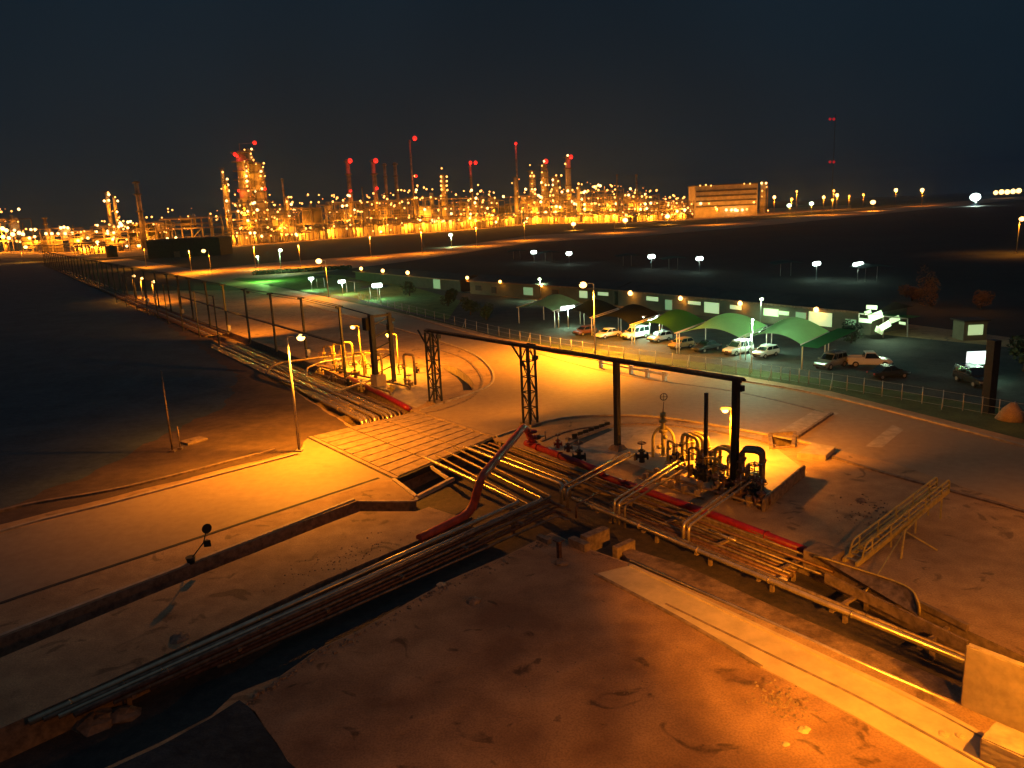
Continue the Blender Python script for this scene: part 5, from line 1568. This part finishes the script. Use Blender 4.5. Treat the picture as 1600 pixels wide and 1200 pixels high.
def frame(x0, x1, top, label, back=40, floors=4, lamps=(), nl=10, pw=40000, dens=(.6, 1.1), clad=.35, ybot=None, cat="process unit", deep=25, grp="open steel process units"):
    A_, C_ = REF(x0, back), REF(x1, back)
    C_ = G(x1, base_y(x1))
    # keep the frame at constant distance
    v = ray(x1, base_y(x1)); 
    C_ = Vector((v.x / v.y * A_.y, A_.y, 0))
    xm = (x0 + x1) / 2
    h = ZAT(A_.lerp(C_, .5), top)
    Wd = (C_ - A_).length
    root = empty("process_unit", A_, label, cat, grp)
    nb = max(2, int(Wd / 9))
    fm = MB()
    for i in range(nb + 1):
        for j in (0, 1):
            q = A_.lerp(C_, i / nb) + Vector((0, deep * j, 0))
            fm.box((q.x, q.y, h / 2 * (.8 + .2 * ((i * 7) % 3) / 2)), (.9, .9, h * (.8 + .2 * ((i * 7) % 3) / 2)))
    for k in range(1, floors + 1):
        z = h * k / (floors + .3)
        for j in (0, 1):
            q0, q1 = A_ + Vector((0, deep * j, z)), C_ + Vector((0, deep * j, z))
            fm.beam(q0, q1, .7, .8)
            fm.beam(q0 + Vector((0, 0, 1.3)), q1 + Vector((0, 0, 1.3)), .15, .15)
    for i in range(nb):
        if rr.random() < .6:
            q0, q1 = A_.lerp(C_, i / nb), A_.lerp(C_, (i + 1) / nb)
            k = rr.randrange(floors)
            fm.beam(q0 + Vector((0, -.2, h * k / (floors + .3))), q1 + Vector((0, -.2, h * (k + 1) / (floors + .3))), .4, .4)
    part("steel_frame", fm, M_refs, root)
    # floors
    fl = MB()
    for k in range(1, floors + 1):
        z = h * k / (floors + .3)
        fl.box(((A_.x + C_.x) / 2, A_.y + deep / 2, z - .1), (Wd, deep, .25))
    part("floor_deck", fl, M_refd, root)
    nv = max(2, int(Wd / 11))
    for i in range(min(nv, 14)):
        q = A_.lerp(C_, (i + rr.uniform(.2, .8)) / nv) + Vector((0, rr.uniform(3, deep - 4), 0))
        k = rr.randrange(floors)
        z = h * k / (floors + .3)
        hh = h / (floors + .3) * rr.uniform(.7, 1.5)
        if rr.random() < .5:
            part("vessel", MB().tube([q + Vector((-4, 0, z + 2.2)), q + Vector((4, 0, z + 2.2))], rr.uniform(1.2, 2.2), 12), M_refw, root)
        else:
            part("vessel", MB().cyl(q + Vector((0, 0, z)), rr.uniform(1.2, 2.4), hh, 12), M_refw, root)
    pm = MB()
    for k in range(5):
        z = h * rr.uniform(.15, .9)
        pm.tube([A_ + Vector((0, -1.2 - k * .3, z)), C_ + Vector((0, -1.2 - k * .3, z))], rr.uniform(.2, .45), 6)
    for k in range(int(Wd / 14)):
        q = A_.lerp(C_, rr.random())
        pm.tube([q + Vector((0, -1.5, 0)), q + Vector((0, -1.5, h * rr.uniform(.4, 1.1)))], rr.uniform(.2, .5), 6)
    part("pipework", pm, M_refs, root)
    if clad:
        for i in range(nb):
            if rr.random() < clad:
                q0, q1 = A_.lerp(C_, i / nb), A_.lerp(C_, (i + 1) / nb)
                z0 = h * rr.randrange(floors) / (floors + .3)
                part("cladding_panel", MB().beam(q0 + Vector((0, .6, z0 + h / floors * .45)), q1 + Vector((0, .6, z0 + h / floors * .45)), .2, h / floors * .8), M_refw if rr.random() < .5 else M_refd, root)
    by = _proj(A_.lerp(C_, .5))[1]
    for _ in range(int(nl * 1.4)):
        lx = rr.uniform(x0 + 1, x1 - 1)
        k = rr.randrange(1, floors + 2)
        ly = by + (top - by) * (k / (floors + .3)) * rr.uniform(.93, 1.0) + rr.uniform(-1, 1)
        lamp_at(lx, ly, A_, root, rr.choice((.4, .5, .6, .7, .8, .9, 1.0, 1.15, 1.5)))
    for (lx, ly, kk) in lamps:
        lamp_at(lx, ly, A_, root, kk)
    ng = max(1, int(Wd / 38))
    for i in range(ng):
        q = A_.lerp(C_, (i + .5) / ng)
        glow(q + Vector((rr.uniform(-4, 4), -9, h * .42)), root, pw, .62)
        glow(q + Vector((rr.uniform(-4, 4), deep * .5, h * .6)), root, pw * .6)
    return root
def rack(x0, x1, hpx, label, pw=9000, extra=(), n=None, wallh=.62, back=2):
    A_, C_ = REF(x0, back), REF(x1, back)
    h = PXM(A_, hpx)
    t = (C_ - A_)
    Wd = t.length
    n1 = Vector((-t.y, t.x, 0)).normalized()
    if n1.y < 0: n1 = -n1
    root = empty("pipe_rack", A_, label, "pipe rack", "brightly lit pipe racks along the refinery fence")
    N = min(26, max(4, int((x1 - x0) / 5.5)))
    for i in range(N + 1):
        q = A_.lerp(C_, i / N)
        part("column", MB().box((q.x, q.y, h / 2), (.9, .9, h)), M_refs, root)
    pm = MB()
    for k in range(6):
        off_ = n1 * (.5 + 1.1 * k) + Vector((0, 0, h * (.72 if k % 2 else .95) + .5))
        pm.tube([A_ + off_, C_ + off_], rr.uniform(.25, .5), 6)
    part("pipe", pm, M_refs, root)
    for z in (.7, .93):
        part("beam", MB().beam(A_ + Vector((0, 0, h * z)), C_ + Vector((0, 0, h * z)), .8, .7), M_refs, root)
    # pale cladded equipment boxes behind
    x = 0
    i = 0
    while x < Wd - 4 and i < 30:
        bw = rr.uniform(5, 16)
        bh = h * rr.uniform(.45, wallh + .15)
        q = A_ + t.normalized() * (x + bw / 2) + n1 * rr.uniform(9, 13)
        if rr.random() < .75:
            part("equipment_house", MB().box((q.x, q.y, bh / 2), (bw * .92, 5, bh), rz=math.atan2(t.y, t.x)), M_refw, root)
        else:
            part("tank", MB().cyl(q, bw * .35, bh, 14), M_refw, root)
        x += bw
        i += 1
    ng = max(2, int(Wd / 26))
    for i in range(ng):
        q = A_.lerp(C_, (i + .5) / ng)
        glow(q + n1 * 3.5 + Vector((0, 0, h * .55)), root, pw, 1.35)
    for i in range(max(2, int((x1 - x0) / 16))):
        lx = rr.uniform(x0, x1)
        lamp_at(lx, base_y(lx) - hpx * rr.uniform(.25, 1.0), A_, root, rr.choice((.7, .9, 1.1)))
    for (lx, ly, kk) in extra:
        lamp_at(lx, ly, A_, root, kk)
    return root
rack(352, 425, 24, "leftmost bright pipe rack below the tall column cluster", 20000, [(391, 364, 1.5), (398, 364, 1.5), (375, 357, 1.2), (353, 382, 1.3)])
rack(425, 500, 22, "bright pipe rack second from the left, below the orange hall", 20000, [(485, 356, 1.2), (478, 357, 1.2)])
rack(500, 585, 22, "bright pipe rack third from the left, under the first red-topped stacks", 24000)
rack(585, 660, 24, "bright pipe rack in the middle, under the tall thin red-topped mast", 26000, [(595, 362, 1.4), (639, 340, 1.1)])
rack(660, 740, 24, "bright pipe rack left of the perimeter lamp three", 28000, [(734, 341, 1.3)])
rack(740, 815, 22, "bright pipe rack just left of the right process area", 30000, [(775, 347, 1.4)])
rack(118, 166, 17, "short bright pump house rack at far left", 22000, [(151, 378, 1.2)])
for x0, x1, tp, lb in ((420, 470, 322, "dim far hall behind the orange-brown hall, left half"), (500, 560, 316, "dim far unit behind the first red-topped stack"), (560, 625, 313, "dim far unit behind the second red-topped stack"), (625, 700, 306, "dim far unit behind the square lamp tower"),
                       (700, 790, 312, "dim far unit behind the short red-topped stack"), (790, 850, 304, "dim far unit at the left of the right tower group"), (850, 930, 294, "dim far unit behind the tallest bright column"), (930, 1010, 300, "dim far unit behind the two thin dark masts"), (1010, 1075, 312, "dim far unit left of the banded building")):
    frame(x0, x1, tp, lb, back=150, floors=4, nl=16, pw=60000, clad=.9, grp="far process units behind the front row")
frame(38, 68, 366, "low lamp-dotted unit between the glaring unit and the low storage building", back=70, floors=2, nl=8, pw=60000, clad=.8)
frame(112, 150, 358, "low lamp-dotted unit behind the bright pump house rack", back=90, floors=3, nl=10, pw=60000, clad=.8)
frame(204, 262, 345, "dim lamp-dotted unit behind the tall black shed", back=110, floors=3, nl=12, pw=50000, clad=.8)
frame(425, 465, 326, "lamp-dotted unit between the main cluster and the orange-brown hall", back=20, floors=4, nl=14, pw=50000, clad=.7)
# main column cluster at left
cl = []
tower(382, 236, 17, "tall left column of the main lamp-studded tower cluster", [(373, 240, 1.4), (377, 251, 1), (382, 252, .9), (372, 260, 1), (385, 260, .9), (386, 267, 1.3), (374, 268, .7), (385, 275, 1.3), (373, 277, .7), (386, 283, 1.5), (374, 283, .8), (386, 291, 1.2), (388, 298, 1.2), (378, 297, .6), (382, 234, .9), (372, 297, .7)], nplat=9, pw=60000)
tower(394, 232, 13, "highest slim column of the main cluster with the red beacon", [(393, 233, 1.3), (392, 240, .9), (396, 250, 1.2), (400, 256, 1), (393, 246, .8), (387, 311, 1.3), (392, 313, 1.3)], back=78, nplat=8, pw=40000)
t_ = tower(407, 254, 16, "broad right column of the main cluster, lower than its neighbours", [(412, 255, 1.1), (411, 261, .9), (400, 268, 1.3), (408, 268, 1.4), (407, 275, 1.2), (402, 282, 1.1), (414, 275, .8), (405, 291, 1.4), (409, 295, 1.5), (400, 299, 1.6), (403, 300, 1.4), (411, 285, .7), (404, 313, 1.5), (412, 315, 1.1), (418, 316, 1)], nplat=8, pw=70000)
Bc = REF(392, 66)
root = empty("warning_beacon", Bc, "red beacon mast on the main column cluster", "beacon")
part("mast", MB().tube([Bc, Z3(Bc, ZAT(Bc, 224))], .5, 6), M_refs, root)
for x, y, k in ((398, 223, 1.1), (367, 241, 1.05), (371, 244, .8), (414, 295, .9), (373, 298, .7)):
    P = AT(x, y, Bc.y - 6)
    lampball(P, round(PXM(P, 2.9 * k), 1), M_redl, root)
    part("arm", MB().beam(Z3(Bc, P.z), P, .3, .3), M_refs, root)
    lamp_light("lamp_light", P + Vector((0, -3, -3)), 2500, (1, .04, .03), root, spot=False, radius=1)
tower(352, 262, 5, "thin column far left of the main cluster, top lamp", [(348, 269, 1.2), (346, 295, .8), (355, 280, 1.4), (356, 289, 1.4), (357, 298, 1.4)], nplat=5, pw=16000, back=60)
tower(357, 280, 6, "thin lamp-lined column beside the main cluster", [(354, 314, 1.4), (356, 330, 1.4), (356, 343, 1.2)], nplat=4, pw=16000, back=50)
frame(362, 428, 312, "stepped lamp-filled process unit at the foot of the main cluster", back=30, floors=5, nl=26, pw=60000,
      lamps=[(395, 318, 1.4), (402, 328, 1.7), (372, 330, 1.3), (378, 332, 1.2), (387, 330, 1.3), (418, 328, 1.2), (434, 331, 1.2), (429, 340, 1), (368, 321, 1.1), (375, 321, 1)])
frame(256, 352, 336, "low pale process hall left of the main cluster", back=20, floors=3, nl=14, pw=30000, clad=.8, lamps=[(263, 331, .9), (253, 340, .8), (329, 334, 1), (338, 338, 1.1), (294, 338, .9)])
tower(451, 308, 6, "short lamp-topped column right of the main cluster", [(451, 308, 1.2), (455, 308, 1.2), (448, 315, 1.2), (457, 316, 1.2), (452, 337, 1.3)], nplat=3, pw=30000, back=30)
stack(451, 279, 3, "very thin dark mast over the short lamp-topped column", back=60)
frame(462, 506, 318, "plain orange-brown hall right of the main cluster", back=30, floors=2, nl=3, pw=26000, clad=1.0, lamps=[(472, 318, 1), (486, 316, 1.1), (498, 316, 1)])
frame(514, 568, 312, "lamp-dotted process unit below the first red-topped stack", back=60, floors=4, nl=14, pw=36000, lamps=[(520, 315, 1.2), (536, 313, 1.2), (535, 322, 1.6), (542, 321, 1.3), (554, 328, 1.3), (559, 330, 1.2), (548, 337, 1), (563, 314, 1.2)])
frame(572, 640, 310, "lamp-dotted process unit below the second red-topped stack", back=80, floors=4, nl=16, pw=36000, lamps=[(605, 311, 1.2), (616, 322, 1.2), (622, 297, 1), (627, 297, 1), (632, 298, 1), (638, 317, 1.2), (632, 325, 1), (589, 317, 1)])
frame(640, 700, 304, "long flat-topped process unit under the square lamp tower", back=90, floors=3, nl=14, pw=36000, lamps=[(651, 309, 1.1), (660, 309, 1.1), (673, 308, 1.2), (649, 300, .9), (689, 306, 1)])
frame(700, 776, 306, "heaped lamp-filled process unit under the short red-topped stack", back=90, floors=4, nl=24, pw=40000, lamps=[(735, 299, 1), (747, 289, 1), (752, 298, 1.1), (746, 303, 1.2), (764, 304, 1.1), (732, 313, 1.2), (742, 317, 1.4), (754, 316, 1.1), (773, 309, 1), (768, 317, 1)])
stack(553, 249, 7, "red-topped stack, leftmost of the tall ones right of the main cluster", [(547, 251, 1.2), (548, 298, .7)], back=110, pw=30000)
stack(592, 249, 7, "red-topped stack, second of the tall ones right of the main cluster", [(587, 251, 1.25), (589, 294, .8)], back=110, pw=30000)
stack(609, 255, 5, "dim unlit stack just right of the second red-topped stack", back=130, pw=14000)
stack(625, 254, 6, "dimmest stack, left of the tall thin red-topped mast", back=150)
stack(650, 218, 3, "tallest thin mast with a red light on top in the middle", [(648, 216, 1.15), (650, 275, .8)], back=120, lamps=[(648, 275, 1.1), (652, 290, 1.1)], pw=12000)
tower(693, 272, 7, "square lamp-studded tower with five bright levels", [(690, 263, 1), (689, 276, 1.2), (698, 276, 1.2), (689, 283, 1.2), (698, 283, 1.2), (689, 290, 1.2), (698, 290, 1.2), (690, 296, 1.2), (699, 297, 1.2)], nplat=6, pw=36000, back=90)
stack(740, 258, 4, "short stack with a pair of red lights on top", [(735, 254, .9), (743, 254, .95)], back=130, pw=14000)
stack(811, 226, 3, "tall faint mast with a red light left of the right tower group", [(806, 224, .75)], back=130)
tower(806, 276, 6, "dim round column at the left of the right tower group", [(800, 286, .8), (811, 280, .7)], nplat=3, pw=14000, back=60)
tower(831, 266, 9, "first bright slim column of the right tower group", [(828, 258, .8), (831, 270, 1.1), (829, 275, 1.2), (834, 275, 1.2), (831, 287, 1), (831, 296, 1.3), (836, 296, 1.3), (836, 303, 1.2)], nplat=6, pw=40000, back=60)
tower(850, 256, 10, "tallest bright column of the right tower group", [(850, 252, 1.3), (847, 259, 1), (847, 269, 1.1), (849, 278, 1.2), (846, 285, 1.3), (852, 289, 1.4), (849, 297, 1.4), (857, 289, 1)], nplat=8, pw=46000, back=60)
stack(854, 250, 7, "pale cone shaped stack behind the tallest bright column", [(853, 252, 1.2)], back=100, m=M_refw, pw=24000)
tower(868, 276, 12, "broad stepped column right of the tallest bright column", [(864, 281, 1.4), (877, 274, 1.2), (869, 274, 1), (864, 289, 1.3), (872, 283, 1), (875, 293, 1.2), (878, 300, 1.4), (866, 297, 1.2)], nplat=5, pw=46000, back=55)
stack(890, 243, 9, "wide stack of the right tower group with white and red top lights", [(892, 245, 1.1)], back=100, m=M_refw, lamps=[(887, 243, 1.3), (883, 256, 1.1)], pw=40000)
tower(904, 290, 6, "short column right of the wide stack", [(904, 287, 1.2), (902, 294, 1), (908, 301, 1.2)], nplat=3, pw=26000, back=50)
frame(815, 895, 302, "crowded lamp-filled unit at the foot of the right tower group", back=40, floors=5, nl=40, pw=60000)
frame(895, 975, 296, "crowded lamp-filled unit right of the wide stack", back=40, floors=5, nl=46, pw=60000, lamps=[(935, 289, 1.3), (935, 297, 1.2), (919, 298, 1.2), (949, 297, 1.1)])
frame(975, 1030, 304, "lower lamp-filled unit near the gate lamps", back=40, floors=4, nl=34, pw=60000, lamps=[(985, 295, 1.3), (992, 301, 1.2), (961, 296, 1)])
frame(1030, 1084, 314, "lowest lamp-dotted unit left of the banded building", back=30, floors=3, nl=22, pw=60000, lamps=[(1040, 311, 1), (1052, 305, 1.1), (1070, 328, 1.7), (1058, 330, 1.6)])
rack(820, 900, 16, "bright rack below the right tower group", 30000)
rack(900, 985, 16, "bright rack behind the leftmost gate lamp", 30000)
rack(985, 1082, 14, "bright rack behind the two right gate lamps", 30000)
for x, tp, w_, lb in ((965, 272, 2.5, "left of two thin dark masts near the gate lamps"), (995, 272, 3, "right of two thin dark masts near the gate lamps"), (228, 283, 7, "lone pale chimney left of the main column cluster"), (572, 292, 2, "thin dark mast between the two red-topped stacks")):
    stack(x, tp, w_, lb, back=60, pw=9000 if x == 228 else 0, m=M_refs)
# banded building
A_ = REF(1086, 20)
v = ray(1183, 330); C_ = Vector((v.x / v.y * A_.y, A_.y, 0))
h = ZAT(A_, 291)
root = empty("banded_building", A_, "long orange-lit building with horizontal window bands at the right end of the refinery", "building")
part("wall", MB().box(((A_.x + C_.x) / 2, A_.y + 20, h / 2), ((C_ - A_).length, 40, h)), M_refw, root)
for k in range(4):
    z = h * (.35 + .16 * k)
    f_ = part("window_band", MB().box(((A_.x + C_.x) / 2, A_.y - .2, z), ((C_ - A_).length * .97, .6, h * .05)), M_refd, root)
part("roof", MB().box(((A_.x + C_.x) / 2, A_.y + 20, h + .6), ((C_ - A_).length + 3, 43, 1.2)), M_refd, root)
for k in range(5):
    glow(A_.lerp(C_, (k + .5) / 5) + Vector((0, -16, 12)), root, 16000)
for x, y, k in ((1094, 290, .9), (1103, 289, 1), (1111, 290, .9), (1163, 287, .8), (1172, 287, .9), (1070, 329, 1.5), (1078, 329, 1.3), (1095, 318, 1.5), (1108, 318, 1), (1118, 324, 1), (1135, 328, 1.5), (1143, 328, 1.5), (1149, 328, 1.8), (1152, 329, 1.5), (1160, 328, 1.4), (1167, 327, 1.2), (1178, 316, 1.2), (1200, 329, .9)):
    lamp_at(x, y, A_, root, k)
tower(1192, 284, 10, "square lamp tower at the right end of the banded building", [(1190, 286, 1.3), (1197, 286, 1.3), (1191, 298, 1.1), (1191, 307, 1.1), (1198, 292, .8)], nplat=4, pw=30000, back=20)
# scattered plant lights on poles to the right
for i, (x, y, k, lb) in enumerate(((1210, 308, 1.3, "lone orange light just right of the square lamp tower"), (1237, 311, 1.1, "orange light above the pale perimeter lamps"), (1245, 299, .9, "highest orange light right of the banded building"), (1287, 308, 1.2, "orange light left of the double orange lights"),
         (1303, 298, .9, "upper of the double orange lights"), (1308, 305, 1.4, "lower of the double orange lights"), (1327, 306, .7, "faint orange light right of the double ones"), (1349, 304, .9, "orange light over the yellow green perimeter lamp"), (1400, 297, 1.5, "blurry orange light right of the yellow green lamp"), (1441, 297, 1.6, "wide blurry orange light near the bright white floodlight"),
         (1556, 301, 1.3, "left end lamp of the white light string at the right horizon"), (1565, 300, 1.5, "second lamp of the white light string at the right horizon"), (1574, 300, 1.5, "third lamp of the white light string at the right horizon"), (1583, 299, 1.5, "fourth lamp of the white light string at the right horizon"), (1592, 298, 1.5, "last lamp of the white light string at the right horizon"))):
    Y = G(x, base_y(x) + 3).y if x < 1500 else 1900
    q = AT(x, y, Y)
    root = empty("yard_light", Z3(q, 0), lb, "yard light", "scattered lights on the right horizon")
    part("pole", MB().tube([Z3(q, 0), q], .3, 6), M_refs, root)
    lampball(q, round(PXM(q, (1.9 if x < 1500 else 2.6) * k), 1), M_sodw if x > 1500 or k > 1.1 else M_sodf, root)
    glow(q + Vector((0, -2, -4)), root, 60000)
# guyed radio mast, red pairs
q = AT(1300, 300, 1500)
root = empty("radio_mast", Z3(q, 0), "barely visible tall radio mast with two pairs of red lights at the right", "radio mast")
hm = AT(1300, 178, 1500).z
part("mast", MB().tube([Z3(q, 0), Z3(q, hm)], .7, 5), M_steel, root)
for y in (186, 253):
    for dx in (-3, 3):
        P = AT(1300 + dx, y, 1499)
        lampball(P, round(PXM(P, 2.1), 1), mat("faint_red_glow", (1, 0, 0), emit=(.30, .006, .012), es=1) if "faint_red_glow" not in MATS else MATS["faint_red_glow"], root)
    part("crossarm", MB().beam(AT(1295, y, 1500), AT(1305, y, 1500), .5, .5), M_steel, root)
# far left: tank farm and tower
frame(-20, 38, 338, "glaring low unit at the left picture edge", back=60, floors=3, nl=18, pw=260000, lamps=[(4, 357, 2.4), (10, 360, 2.2), (20, 366, 2.4), (30, 364, 2.2), (5, 370, 2.2), (36, 366, 2), (14, 372, 2), (18, 330, 1), (2, 331, 1.2)], clad=.6)
frame(68, 117, 352, "low storage building with a row of roof lights at far left", back=60, floors=2, nl=0, pw=60000, lamps=[(72, 365, 1.6), (81, 365, 1.6), (91, 365, 1.5), (102, 365, 1.6), (113, 364, 1.7), (95, 356, 1.7), (100, 355, 1.6), (106, 356, 1.5), (46, 372, 1.6)], clad=1.0)
tower(172, 299, 6, "lamp-topped tower at far left, left of the lone chimney", [(169, 301, 1.2), (170, 304, 1.5), (163, 314, 1.4), (170, 313, 1.3), (180, 308, 1), (184, 314, 1.3), (183, 331, 1.3), (176, 330, .7), (187, 338, .6)], nplat=5, pw=36000, back=60)
tower(183, 306, 5, "shorter twin of the lamp-topped tower at far left", [(186, 340, .8)], nplat=4, pw=20000, back=62)
frame(148, 204, 350, "lamp-dotted unit around the far left tower", back=40, floors=4, nl=16, pw=60000, lamps=[(152, 352, 1.3), (151, 362, 1.3), (168, 361, 1.4), (188, 349, 2.1), (190, 352, 2), (200, 347, 1.6), (204, 346, 1.5), (171, 351, 1.2), (178, 371, 1.2), (193, 358, 1.1)])
stack(79, 340, 5, "short pale flue left of the low storage building", back=80, pw=9000)
# dark sheds
def shed(x0, x1, top, bot, label, gable=False):
    A_, C_ = G(x0, bot), None
    v = ray(x1, bot); C_ = Vector((v.x / v.y * A_.y, A_.y, 0))
    h = ZAT(A_, top)
    root = empty("dark_shed", A_, label, "shed", "dark sheds before the refinery")
    part("wall", MB().box(((A_.x + C_.x) / 2, A_.y + 12, h / 2), ((C_ - A_).length, 24, h)), M_roof, root)
    part("roof", MB().box(((A_.x + C_.x) / 2, A_.y + 12, h + .4), ((C_ - A_).length + 2, 26, .8), taper=.9), M_roof, root)
    part("door", MB().box(((A_.x * .6 + C_.x * .4), A_.y - .1, 2), (4, .3, 4)), M_dconc, root)
shed(205, 258, 352, 388, "tall black shed left of the low pale process hall")
shed(232, 346, 377, 404, "wide black flat-roofed shed in front of the pale process hall")
B = G(176, 402)
solo("storage_tank", MB().cyl(B, PXM(B, 8), PXM(B, 17), 24).tube([B + Vector((0, 0, PXM(B, 17))), B + Vector((0, 0, PXM(B, 17) + .8))], PXM(B, 8), 24, .5), M_roof, B, "small black storage tank right of the bright pump house rack", "tank")


# ------------------------------------------------------------------ haze added to stand in for lamp halos
hz_ = bpy.data.materials.new("haze")
hz_.use_nodes = True
n = hz_.node_tree
for x in list(n.nodes):
    if x.type == 'BSDF_PRINCIPLED': n.nodes.remove(x)
pv = n.nodes.new("ShaderNodeVolumePrincipled")
pv.inputs["Color"].default_value = (.34, .62, 1.0, 1)
pv.inputs["Density"].default_value = 0.00016
pv.inputs["Anisotropy"].default_value = 0.72
n.links.new(pv.outputs[0], n.nodes["Material Output"].inputs["Volume"])
o = MB().box((0, 2400, 90), (9000, 5400, 184)).build("haze", hz_)
tag(o, "thin haze added over the whole plant to put halos round the lamps", "haze", kind="stuff")
